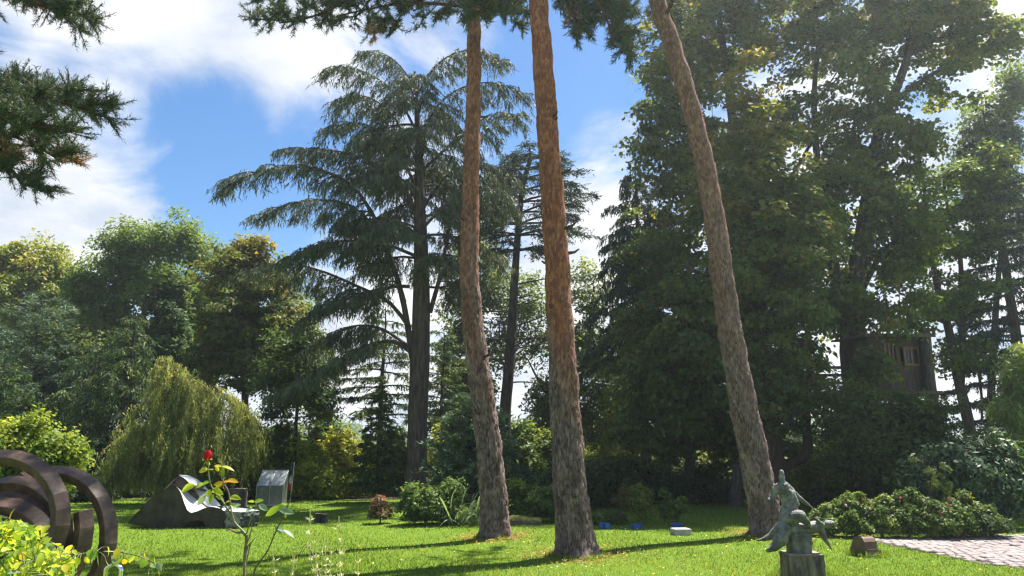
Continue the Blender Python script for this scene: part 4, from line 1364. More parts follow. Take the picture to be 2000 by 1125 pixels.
# understorey on the right
broadleaf('hazel_shrub', 'brownish-green shrub billowing below the tree house', 'shrub', 20.5, [(1770, 985), (1768, 930), (1760, 850), (1752, 780)], (0.10, 0.03),
          [(1740, 795, 70, 42), (1800, 825, 70, 60), (1690, 860, 80, 70), (1640, 800, 60, 70), (1840, 890, 60, 50), (1760, 920, 90, 50)], 260, 95, 0.5, (0.11, 0.078), 'lf_oak', tint=0.28, tvar=0.2, rtip=0.008)
broadleaf('hazel_shrub', 'light green shrub seen between the two big trunks behind the statue', 'shrub', 24.5, [(1600, 990), (1600, 950), (1602, 900)], (0.06, 0.03),
          [(1600, 925, 55, 50), (1635, 890, 40, 40), (1575, 960, 40, 25)], 120, 90, 0.42, (0.11, 0.08), 'lf_bright', tint=0.35, rtip=0.008)  # sunny look put into the leaf colour; the trees shade this shrub
broadleaf('laurel_bush', 'glossy dark laurel bush behind the right end of the rose hedge', 'bush', 16.6, [(1885, 1005), (1885, 960), (1888, 900)], (0.06, 0.03),
          [(1880, 900, 70, 45), (1930, 940, 60, 55), (1830, 930, 60, 50), (1880, 970, 80, 40), (1960, 890, 45, 45)], 200, 80, 0.36, (0.15, 0.055), 'lf_laurel', tint=0.45, rtip=0.008, droop=0.8)
broadleaf('rhododendron_bush', 'rhododendron bush with pale yellowing leaf rosettes above the rose hedge', 'bush', 15.6, [(1815, 1015), (1815, 970), (1818, 930)], (0.03, 0.015),
          [(1815, 905, 26, 20), (1845, 925, 18, 18), (1795, 940, 22, 20), (1835, 955, 20, 14)], 15, 17, 0.09, (0.14, 0.045), 'lf_mid', tint=0.85, rtip=0.006, droop=0.5)
broadleaf('bamboo_clump', 'feathery light green bamboo clump at the right edge', 'bamboo', 18.5, [(1985, 1000), (1990, 900), (1992, 800), (1985, 710)], (0.03, 0.01),
          [(1990, 740, 28, 60), (1985, 830, 40, 60), (1975, 900, 45, 50), (2020, 780, 40, 100)], 190, 95, 0.38, (0.16, 0.028), 'lf_bamboo', bm='stem_green', tint=0.5, rtip=0.005, droop=1.6, stem='culm')
for u, v0, w, h, dd, lab, tt in ((1120, 985, 60, 70, 22.5, 'low dark shrub just right of the middle pine', .35), (1195, 990, 60, 62, 23.0, 'dark shrub behind the leftmost blue can', .3), (1275, 990, 65, 70, 23.6, 'dark shrub behind the middle blue can', .3),
                                 (1372, 992, 60, 58, 24.2, 'dark shrub under the low beech', .3), (1660, 992, 55, 60, 21.8, 'dark shrub against the thick trunk behind the rose hedge', .35), (1940, 1000, 70, 70, 20.0, 'dense dark shrub under the bamboo at the right', .35),
                                 (1420, 975, 50, 40, 27.0, 'sunlit shrub far behind the leaning pine', .8)):
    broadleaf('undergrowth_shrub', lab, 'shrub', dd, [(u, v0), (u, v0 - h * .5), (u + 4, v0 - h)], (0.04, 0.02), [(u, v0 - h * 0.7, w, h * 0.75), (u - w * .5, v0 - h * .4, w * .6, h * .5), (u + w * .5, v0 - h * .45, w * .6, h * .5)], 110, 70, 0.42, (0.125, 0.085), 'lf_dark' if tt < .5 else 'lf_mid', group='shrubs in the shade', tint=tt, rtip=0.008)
broadleaf('oak_tree', 'half-dead broken stump of a trunk under the low beech', 'tree trunk', 22.0, [(1438, 992), (1436, 960), (1440, 930), (1438, 905)], (0.16, 0.12), [(1440, 900, 14, 8)], 5, 10, 0.2, (0.08, 0.05), 'lf_dark', bm='bk_grey', rtip=0.006)
# the middle background
broadleaf('oak_tree', 'open-crowned oak behind the slim cedar', 'tree', 34.0, [(948, 960), (946, 850), (940, 700), (935, 560), (930, 470)], (0.22, 0.05),
          [(930, 480, 45, 60), (960, 560, 60, 70), (900, 620, 45, 60), (970, 680, 55, 60), (910, 760, 50, 60), (1040, 620, 50, 80)], 170, 100, 0.75, (0.15, 0.10), 'lf_oak', tint=0.5, rtip=0.014)
broadleaf('oak_tree', 'green oak right of the middle pine trunk, bright sky behind it', 'tree', 33.0, [(1112, 965), (1115, 850), (1130, 760), (1150, 650), (1160, 560)], (0.22, 0.05),
          [(1150, 560, 45, 60), (1130, 660, 70, 70), (1190, 720, 60, 70), (1090, 780, 60, 60), (1170, 820, 70, 60), (1050, 840, 50, 50)], 210, 110, 0.72, (0.15, 0.10), 'lf_oak', tint=0.62, rtip=0.014,
          extra_stems=[([(1128, 770), (1160, 745), (1190, 715), (1215, 690)], (0.1, 0.03)), ([(1113, 850), (1080, 790), (1050, 740), (1030, 700)], (0.10, 0.03))])
broadleaf('oak_tree', 'dark tangled oak between the great cedar trunk and the left pine', 'tree', 35.0, [(885, 962), (884, 860), (890, 760), (884, 680)], (0.14, 0.05), [(885, 700, 28, 45), (900, 780, 36, 40), (870, 820, 30, 30), (910, 640, 26, 40)], 80, 65, 0.6, (0.17, 0.12), 'lf_oak', tint=0.35, rtip=0.013)
broadleaf('birch_tree', 'yellow-green sapling wood edge glowing right of the middle pine', 'tree', 37.0, [(1215, 965), (1217, 880), (1215, 760)], (0.1, 0.03), [(1190, 880, 60, 60), (1150, 910, 50, 40), (1240, 900, 60, 50), (1200, 800, 45, 50)], 130, 110, 0.75, (0.15, 0.10), 'lf_bright', tint=0.5, rtip=0.01)
conifer('larch_tree', 'thin larch with level branches just left of the great cedar trunk', 'larch tree', 27.0, 750, 6.9, 0.13, 2.7, lambda t: 1.9 * (1 - t) ** 0.6 + 0.35, 28, 0.12, 0.18, 0.5, 14, 5, 0.35, (0.2, 0.05), 'nd_hemlock', 'bk_dark', 0.5, 1.4, 0.7)
conifer('spruce_sapling', 'small spruce sapling on the lawn edge below the great cedar', 'spruce tree', 24.0, 748, 3.9, 0.05, 0.25, lambda t: 0.80 * (1 - t) ** 0.85 + 0.08, 60, 0.25, 0.18, 0.40, 36, 5, 0.2, (0.15, 0.06), 'nd_hemlock', 'bk_dark', 0.45, 2.0, 0.4)
conifer('larch_tree', 'small pale larch showing right of the great cedar trunk', 'larch tree', 30.0, 866, 6.6, 0.08, 1.4, lambda t: 1.3 * (1 - t) ** 0.6 + 0.3, 40, 0.2, 0.1, 0.5, 26, 5, 0.2, (0.18, 0.05), 'nd_hemlock', 'bk_dark', 0.65, 1.2, 0.5)
broadleaf('alder_tree', 'thin black-stemmed tree behind the flag', 'tree', 26.0, [(578, 985), (577, 900), (578, 830), (582, 770), (575, 690)], (0.09, 0.03), [(570, 720, 60, 50), (620, 760, 60, 50), (540, 770, 50, 50), (590, 670, 50, 40)], 120, 100, 0.55, (0.11, 0.075), 'lf_dark', tint=0.6, rtip=0.009)
for u, v0, w, h, dd, lab, tt, lm in ((560, 978, 45, 95, 26.5, 'tall light green bush behind the mini greenhouse', .45, 'lf_mid'), (610, 980, 50, 75, 26.0, 'bright leafy bush right of the flag', .5, 'lf_bright'), (665, 982, 45, 85, 27.0, 'yellow-green bush left of the spruce sapling', .68, 'lf_bright'),
                                     (710, 975, 40, 70, 29.0, 'sunny bush just behind the spruce sapling', .6, 'lf_bright'), (640, 965, 60, 110, 31.0, 'broad green bush below the lowest cedar bough', .5, 'lf_mid'), (870, 975, 50, 85, 28.0, 'pale sunlit bush right of the great cedar trunk', .6, 'lf_bright'),
                                     (905, 965, 50, 80, 31.0, 'green bush behind the juniper', .5, 'lf_mid'), (1010, 975, 50, 90, 27.5, 'bush between the left and middle pines', .4, 'lf_oak'), (1070, 975, 40, 80, 29.0, 'bush just left of the middle pine', .55, 'lf_oak'), (520, 975, 40, 80, 27.5, 'dark bush between willow and greenhouse', .3, 'lf_oak'), (775, 970, 40, 85, 30.0, 'bush just left of the great cedar trunk', .4, 'lf_mid'),
                                     (1330, 970, 70, 60, 33.0, 'far bush glimpsed under the low beech', .6, 'lf_oak'), (1480, 970, 70, 60, 33.0, 'far bush glimpsed left of the trunk behind the statue', .7, 'lf_mid'), (1400, 965, 60, 75, 36.0, 'farthest sunny bush glimpsed beneath the beech', .5, 'lf_bright'), (1575, 965, 70, 95, 38.0, 'far green bush filling the gap beside the curved limb behind the statue', .4, 'lf_mid')):
    broadleaf('garden_bush', lab, 'bush', dd, [(u, v0), (u, v0 - h * .5), (u + 4, v0 - h)], (0.05, 0.02), [(u, v0 - h * 0.95, w * .7, h * 0.55), (u - w * .4, v0 - h * .5, w * .7, h * .55), (u + w * .4, v0 - h * .5, w * .7, h * .55), (u, v0 - h * 1.35, w * .45, h * .35)], 120, 72, 0.45, (0.14, 0.095), lm, group='bushes behind the lawn', tint=tt, rtip=0.008)
conifer('juniper_bush', 'dark blue-green juniper behind the left pine', 'juniper', 19.5, 928, 2.95, 0.09, 0.15, lambda t: 1.15 * (1 - t) ** 0.55 + 0.12, 80, 0.75, 0.15, 0.4, 24, 5, -0.3, (0.14, 0.05), 'nd_blue', 'bk_dark', 0.4, 3.0, 0.5)

# ------------------------------------------------------------------ the trees on the left
broadleaf('robinia_tree', 'yellowing robinia at the far left edge', 'tree', 38.0, [(60, 965), (62, 800), (58, 680), (55, 560), (60, 500)], (0.22, 0.05), [(70, 510, 70, 50), (20, 520, 60, 55), (120, 550, 40, 40), (50, 590, 90, 50), (-60, 540, 60, 60), (110, 620, 40, 40)], 230, 95, 0.72, (0.19, 0.13), 'lf_robinia', bm='bk_brown', tint=0.5, rtip=0.015)
broadleaf('ash_tree', 'tall feathery ash with a domed crown left of the cedar', 'tree', 36.0, [(262, 965), (258, 800), (262, 690), (285, 600), (305, 520), (320, 450)], (0.28, 0.06), [(320, 465, 75, 45), (250, 490, 60, 50), (390, 490, 45, 50), (200, 540, 50, 50), (300, 550, 70, 50), (380, 560, 50, 40), (220, 610, 60, 50), (170, 580, 40, 60)], 300, 95, 0.70, (0.19, 0.095), 'lf_ash', tint=0.5, rtip=0.016, bm='bk_grey',
          extra_stems=[([(260, 700), (248, 620), (240, 560), (225, 500)], (0.12, 0.04)), ([(270, 660), (330, 590), (365, 530), (390, 490)], (0.12, 0.04))])
broadleaf('chestnut_tree', 'rusty-topped chestnut between the ash and the cedar', 'tree', 31.0, [(482, 975), (480, 850), (478, 740), (484, 640), (480, 540)], (0.20, 0.05), [(485, 480, 40, 30), (455, 530, 70, 45), (520, 540, 55, 50), (470, 610, 85, 55), (540, 640, 60, 60), (430, 680, 60, 50), (510, 720, 80, 55)], 300, 90, 0.58, (0.17, 0.12), 'lf_gold', tint=0.32, top=0.6, rtip=0.012, flat=0.45)
broadleaf('ivy_column', 'ivy-clad dark tree column in front of the ash', 'ivy', 33.0, [(335, 970), (335, 800), (335, 680), (336, 560)], (0.15, 0.06), [(335, 560, 35, 40), (330, 620, 50, 50), (335, 690, 45, 50), (345, 760, 45, 60)], 130, 80, 0.6, (0.18, 0.13), 'lf_dark', tint=0.6, rtip=0.01)
conifer('hemlock_tree', 'feathery dark hemlock behind the weeping willow', 'hemlock tree', 26.5, 258, 6.6, 0.16, 0.4, lambda t: 2.5 * (1 - t) ** 0.75 + 0.2, 74, 0.12, 0.38, 0.6, 14, 6, 0.45, (0.18, 0.045), 'nd_hemlock', 'bk_dark', 0.45, 1.8, 0.8, dr=0.4)
conifer('hemlock_tree', 'shorter dark hemlock left of the weeping willow', 'hemlock tree', 27.5, 190, 5.6, 0.16, 0.4, lambda t: 2.3 * (1 - t) ** 0.7 + 0.2, 60, 0.10, 0.34, 0.6, 14, 6, 0.45, (0.18, 0.045), 'nd_hemlock', 'bk_dark', 0.3, 1.8, 0.8, dr=0.4)
conifer('blue_pine', 'soft blue-green pine below the yellowing robinia', 'pine tree', 31.0, 70, 8.0, 0.2, 2.5, lambda t: 2.7 * (1 - t) ** 0.45 + 0.3, 46, 0.35, 0.12, 0.6, 13, 5, -0.15, (0.24, 0.05), 'nd_blue', 'bk_dark', 0.5, 1.6, 0.9)
broadleaf('oak_tree', 'dark oak mass at the left behind the bright shrub', 'tree', 33.0, [(170, 970), (168, 820), (165, 700), (160, 640)], (0.2, 0.05), [(150, 670, 70, 50), (210, 690, 60, 55), (100, 740, 80, 60), (190, 770, 70, 50), (30, 790, 70, 60), (120, 830, 90, 40)], 280, 90, 0.70, (0.18, 0.12), 'lf_oak', tint=0.45, rtip=0.012)
broadleaf('lime_tree', 'mid-green lime filling the gap between the robinia and the ash', 'tree', 40.0, [(150, 962), (150, 800), (148, 650), (150, 540)], (0.25, 0.05), [(140, 560, 60, 50), (100, 620, 80, 60), (190, 640, 80, 60), (140, 700, 110, 60), (20, 690, 90, 70)], 230, 85, 0.85, (0.21, 0.14), 'lf_mid', tint=0.5, rtip=0.015)
broadleaf('lime_tree', 'warm green lime filling in between the ash and the rusty chestnut', 'tree', 39.0, [(410, 962), (410, 800), (412, 650), (410, 540)], (0.25, 0.05), [(400, 560, 60, 55), (360, 640, 80, 60), (430, 660, 80, 60), (330, 720, 90, 60), (560, 620, 60, 70), (580, 700, 60, 50)], 230, 85, 0.8, (0.21, 0.14), 'lf_oak', tint=0.6, rtip=0.015)
conifer('yew_bush', 'dark yew at the left edge above the bright shrub', 'yew', 24.0, 15, 4.4, 0.1, 0.3, lambda t: 1.3 * (1 - t) ** 0.5 + 0.15, 60, 0.6, 0.15, 0.45, 15, 5, 0.1, (0.17, 0.055), 'nd_hemlock', 'bk_dark', 0.4, 1.6, 0.6)
broadleaf('dogwood_shrub', 'bright yellow-green shrub at the left edge behind the steel arcs', 'shrub', 14.0, [(75, 1010), (75, 960), (72, 900), (68, 850)], (0.05, 0.02), [(40, 850, 60, 35), (100, 880, 50, 45), (10, 890, 60, 50), (70, 920, 70, 40), (130, 870, 28, 25), (-60, 870, 70, 60), (80, 815, 20, 14)], 230, 100, 0.30, (0.075, 0.05), 'lf_bright', tint=0.28, tvar=0.3, rtip=0.006, bm='bk_brown')
for u, v0, w, h, dd, lab, tt in ((150, 985, 60, 60, 25.0, 'dark shrub at the foot of the shorter hemlock', .35), (420, 975, 60, 70, 26.0, 'dark shrub behind the weeping willow', .3), (60, 990, 50, 35, 19.0, 'low grey-green shrub seen through the steel arcs', .7)):
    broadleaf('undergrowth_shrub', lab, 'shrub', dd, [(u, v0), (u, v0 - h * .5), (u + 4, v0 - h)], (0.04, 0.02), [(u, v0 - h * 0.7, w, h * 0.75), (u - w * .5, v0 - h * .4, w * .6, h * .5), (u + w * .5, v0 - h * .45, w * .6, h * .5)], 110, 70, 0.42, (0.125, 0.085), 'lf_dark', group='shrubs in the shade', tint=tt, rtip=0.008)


def willow():
    d = 23.8
    path = trunk_path([(362, 992), (360, 930), (352, 860), (345, 790), (338, 720)], d, 20)
    root = tag(empty('weeping_willow', path[0] + [0, 0, 0.08]), 'weeping yellow-green willow behind the carved stone', 'willow tree')
    mb = MB()
    trunk_mesh(mb, path, np.linspace(0.16, 0.05, 20), 12)
    mb.build('trunk', MATS['bk_brown'], root, True)
    wood, lf = MB(), MB()
    # domes of hanging strands: (u, v of the dome's top, radius px, lowest v)
    domes = [(336, 706, 26, 780, 60), (345, 728, 52, 820, 120), (392, 752, 60, 860, 150), (318, 775, 56, 880, 130), (440, 782, 62, 920, 170), (480, 812, 38, 950, 110), (372, 800, 60, 900, 130), (400, 820, 110, 965, 260), (292, 830, 56, 950, 150), (258, 880, 42, 968, 110), (232, 920, 24, 972, 50), (340, 880, 80, 970, 130), (455, 865, 50, 968, 120)]
    for u, v, rp, vb, n in domes:
        n = int(n * 0.85)
        C = P(u, v, d)
        r = rp * d / F
        zb = P(u, vb, d)[2]
        nb = max(5, n // 12)
        baz, bl = ru(0, 2 * math.pi, nb), r * ru(0.65, 1.15, nb)
        lift = ru(-0.12, 0.12, nb)
        pick = rng.integers(0, nb, n)
        q = ru(0.12, 1.0, n)
        az = baz[pick] + rn(n) * 0.05
        rr = bl[pick] * q * (1 + 0.12 * rn(n))
        top = C + np.stack([np.cos(az) * rr, np.sin(az) * rr, lift[pick] + r * (0.25 * q - 0.75 * q * q)], -1)
        ln = np.maximum(0.3, (top[:, 2] - max(zb, 0.25)) * ru(0.35, 1.0, n))
        for i in range(0, n, 28):
            wood.tube(spline(np.vstack([path[min(19, 10 + int(rng.integers(10)))], (path[-1] + top[i]) / 2 + [0, 0, 0.05], top[i] - [0, 0, .12]]), 7), np.linspace(0.012, 0.004, 7), 5, cap=False)
        K = 34
        w = np.linspace(0, 1, K)
        out = unit(np.stack([np.cos(az), np.sin(az), 0 * az], -1))
        sway = rn(n) * 0.22
        pos = top[:, None] + out[:, None] * (0.28 * np.sqrt(w)[None] * np.minimum(ln, 1.2)[:, None])[..., None] - UP * (ln[:, None] * w ** 1.15)[..., None]
        pos = pos + (out[:, ::-1] * 0)[:, None] + np.stack([sway[:, None] * w, 0 * w + 0 * sway[:, None], 0 * w + 0 * sway[:, None]], -1)
        pos = pos.reshape(-1, 3) + rn(n * K, 3) * 0.032
        pos[:, 2] = np.maximum(pos[:, 2], 0.12)
        t = unit(-UP * 1.0 + rn(n * K, 3) * 0.38)
        s = unit(np.cross(t, rn(n * K, 3)))
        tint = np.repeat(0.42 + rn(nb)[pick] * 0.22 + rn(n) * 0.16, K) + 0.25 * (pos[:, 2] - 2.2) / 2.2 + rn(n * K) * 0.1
        lf.tris(pos, t, s, 0.16 * ru(0.7, 1.2, n * K), 0.030, np.clip(tint, 0, 1))
    tag(wood.build('branches', MATS['bk_brown'], root, True), kind='stuff')
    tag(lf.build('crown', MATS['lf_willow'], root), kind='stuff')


willow()

# ------------------------------------------------------------------ the planted bed under the pines
broadleaf('barberry_bush', 'small barberry with a rusty red top at the left end of the bed', 'bush', GD(1021), [(743, 1021), (743, 1005), (742, 985)], (0.02, 0.01), [(742, 1000, 22, 18), (742, 978, 12, 14)], 40, 60, 0.14, (0.05, 0.035), 'lf_rust', bm='stem_brown', tint=0.35, top=0.8, rtip=0.004)
broadleaf('mahonia_bush', 'dark shrub with creamy flower heads below the great cedar trunk', 'bush', GD(1024), [(832, 1024), (832, 1000), (834, 970)], (0.03, 0.015), [(815, 965, 28, 28), (850, 985, 38, 30), (820, 1000, 30, 20), (880, 965, 26, 30), (865, 1008, 25, 14)], 130, 70, 0.2, (0.07, 0.045), 'lf_mid', bm='stem_brown', tint=0.3, tvar=0.3, rtip=0.005)
broadleaf('broom_bush', 'yellowish flowering bush in the middle of the planted bed', 'bush', GD(1023), [(862, 1023), (862, 1000), (864, 980)], (0.02, 0.01), [(858, 985, 26, 18), (845, 1000, 18, 14)], 40, 55, 0.13, (0.045, 0.03), 'lf_gold', bm='stem_brown', tint=0.75, rtip=0.004)
broadleaf('azalea_bush', 'leafy azalea behind the mossy log', 'bush', GD(1020), [(1040, 1018), (1040, 1000), (1042, 980)], (0.03, 0.015), [(1015, 975, 30, 25), (1060, 980, 34, 28), (1035, 1000, 45, 18), (1000, 955, 20, 18), (1085, 1003, 16, 16)], 130, 75, 0.2, (0.07, 0.045), 'lf_mid', bm='stem_brown', tint=0.4, tvar=0.25, rtip=0.005)
broadleaf('periwinkle_patch', 'low leafy plant just left of the leftmost blue can', 'plant', GD(1024), [(1178, 1022), (1178, 1012), (1178, 1005)], (0.012, 0.006), [(1175, 1008, 28, 10), (1200, 1012, 20, 8)], 50, 45, 0.13, (0.07, 0.045), 'lf_mid', bm='stem_green', tint=0.5, rtip=0.004, zmin=0.05)
broadleaf('rose_shrub', 'spindly rose plant with dry flower heads behind the middle blue can', 'rose bush', GD(1026), [(1255, 1026), (1255, 1000), (1254, 960)], (0.012, 0.006), [(1250, 990, 28, 28), (1265, 1008, 30, 12), (1240, 965, 24, 20), (1268, 955, 8, 18)], 60, 26, 0.16, (0.055, 0.035), 'lf_oak', bm='stem_brown', tint=0.6, rtip=0.005)
broadleaf('rose_shrub', 'potted rose with broad leaves rising from the right blue can', 'rose bush', GD(1024), [(1322, 1022), (1322, 1005), (1325, 985)], (0.012, 0.006), [(1322, 995, 24, 14), (1330, 985, 14, 12), (1310, 1002, 16, 10)], 40, 26, 0.13, (0.08, 0.055), 'lf_mid', bm='stem_green', tint=0.55, rtip=0.004)
broadleaf('rose_shrub', 'tall thin rose stem between the middle and right blue cans', 'rose bush', GD(1023), [(1298, 1022), (1297, 990), (1296, 955)], (0.010, 0.005), [(1297, 962, 10, 8), (1294, 985, 8, 10), (1300, 1005, 8, 8)], 18, 18, 0.10, (0.07, 0.05), 'lf_mid', bm='stem_green', tint=0.5, rtip=0.004)
broadleaf('phlox_plant', 'wispy seed-head plant left of the middle blue can', 'plant', GD(1025), [(1213, 1022), (1213, 1000), (1211, 975)], (0.008, 0.004), [(1205, 975, 16, 22), (1222, 965, 14, 26), (1212, 1000, 18, 16)], 46, 16, 0.12, (0.045, 0.02), 'lf_rust', bm='stem_brown', tint=0.2, rtip=0.004)


def strap_plant():
    c = P(905, 1024, GD(1025))
    c[2] = float(ground(c[0], c[1]))
    root = tag(empty('daylily_clump', c), 'clump of long arching strap leaves beside the left pine', 'plant')
    sh = []
    for k in range(5):
        L, up, dr = ru(0.65, 0.95), ru(1.0, 1.5), ru(1.0, 1.9)
        s = np.linspace(0, 1, 9)
        x, z = L * 0.75 * s, L * (up * s - dr * s * s * 0.62)
        w = 0.030 * np.sin(np.clip(s * 0.93 + 0.10, 0, 1) * math.pi) ** 0.6 + 0.002
        m = MB()
        v = np.concatenate([np.c_[x, -w / 2, z], np.c_[x, w * 0, z - 0.006], np.c_[x, w / 2, z]])
        f = [[r * 9 + i, r * 9 + i + 1, (r + 1) * 9 + i + 1, (r + 1) * 9 + i] for r in (0, 1) for i in range(8)]
        m.add(v, f, tint=np.full(27, ru(0.2, 0.9)))
        me = m.mesh('leaf', True)
        me.materials.append(MATS['lf_strap'])
        sh.append(me)
    for i in range(120):
        o = bpy.data.objects.new('leaf', sh[i % 5])
        COL.objects.link(o)
        o.parent = root
        o.location = (0.32 * float(rn()) * 0.6, 0.14 * float(rn()), 0)
        o.rotation_euler = (0.25 * float(rn()), 0.2 * float(rn()), ru(0, 6.28))
        q = ru(0.7, 1.1)
        o.scale = (q, q, q)


strap_plant()

# rose hedge along the paving: seven bushes
hl = ['leftmost rose bush of the hedge along the paving', 'second rose bush from the left in the hedge along the paving', 'rose bush of the hedge right behind the rusty hood lamp', 'middle rose bush of the hedge, taller than its neighbours',
      'rose bush with pinkish blooms right of the middle of the hedge', 'rose bush in front of the rhododendron rosettes, second from the right end of the hedge', 'low dark green bush at the right end of the rose hedge']
for i, u in enumerate((1625, 1672, 1722, 1775, 1828, 1878, 1925)):
    h = (54, 70, 62, 74, 60, 70, 44)[i]
    r = broadleaf('rose_bush', hl[i], 'rose bush', 14.9 + 0.1 * math.sin(i * 3), [(u, 1046), (u, 1020), (u + 3, 1045 - h * .7)], (0.025, 0.012), [(u, 1042 - h * .42, 36, h * .40), (u - 14, 1042 - h * .72, 18, h * .3), (u + 15, 1042 - h * .66, 18, h * .28), (u + 6, 1042 - h * .95, 9, h * .26), (u - 20, 1042 - h * .95, 6, h * .22)], 150, 56, 0.13, (0.055, 0.036), 'lf_dark' if i == 6 else 'lf_mid', group='rose hedge along the paving', bm='stem_brown', tint=0.55, tvar=0.3, rtip=0.004, zmin=0.06, shell=0.36)
    for k in range(0 if i == 6 else (1, 2, 2, 1, 4, 3)[i]):
        p = P(u + ru(-30, 30), 1042 - h * ru(0.45, 1.12), 14.9 - ru(0.15, 0.40))
        mb = MB()
        n = 14
        dr = unit(rn(n, 3) + [0, -0.3, 0.3])
        t = unit(np.cross(dr, rn(n, 3)))
        mb.rhombs(p + dr * 0.022, t, np.cross(dr, t), 0.034, 0.03, np.clip(ru(0, 1) + rn(n) * 0.08, 0, 1))
        mb.build('rose_bloom', MATS['petal_mix'], r)

# ------------------------------------------------------------------ sculptures and garden things
def capsule_bm(bm, a, b, ra, rb, flat=1.0, fdir=None, n=12):
    """a tapered round limb from a to b"""
    a, b = np.asarray(a, float), np.asarray(b, float)
    ax = unit(b - a)
    ref = np.array([0, 1.0, 0]) if abs(ax[1]) < 0.9 else np.array([1.0, 0, 0])
    x = unit(np.cross(ax, ref))
    y = np.cross(ax, x) * flat
    rings = [(a - ax * ra * 0.95, ra * 0.25), (a - ax * ra * 0.6, ra * 0.8), (a, ra), ((a + b) / 2, (ra + rb) / 2), (b, rb), (b + ax * rb * 0.6, rb * 0.8), (b + ax * rb * 0.95, rb * 0.25)]
    vs = []
    for c, r in rings:
        vs.append([bm.verts.new(c + r * (math.cos(k * 2 * math.pi / n) * x + math.sin(k * 2 * math.pi / n) * y)) for k in range(n)])
    for i in range(len(vs) - 1):
        for k in range(n):
            bm.faces.new((vs[i][k], vs[i][(k + 1) % n], vs[i + 1][(k + 1) % n], vs[i + 1][k]))
    bm.faces.new(vs[0][::-1])
    bm.faces.new(vs[-1])


def remeshed(name, caps, matname, parent, org, voxel=0.008, rough=0.0045):
    bm = bmesh.new()
    for c in caps:
        capsule_bm(bm, np.asarray(c[0]) - org, np.asarray(c[1]) - org, *c[2:])
    bmesh.ops.recalc_face_normals(bm, faces=bm.faces)
    me = bpy.data.meshes.new(name)
    bm.to_mesh(me)
    bm.free()
    me.materials.append(MATS[matname])
    o = bpy.data.objects.new(name, me)
    COL.objects.link(o)
    o.parent = parent
    m = o.modifiers.new('r', 'REMESH')
    m.mode, m.voxel_size, m.use_smooth_shade = 'VOXEL', voxel, True
    s = o.modifiers.new('s', 'SMOOTH')
    s.factor, s.iterations = 0.5, 1
    tx = bpy.data.textures.new('clay', 'CLOUDS')
    tx.noise_scale = 0.03
    dm = o.modifiers.new('d', 'DISPLACE')
    dm.texture, dm.strength, dm.mid_level = tx, rough * 2, 0.5
    return o


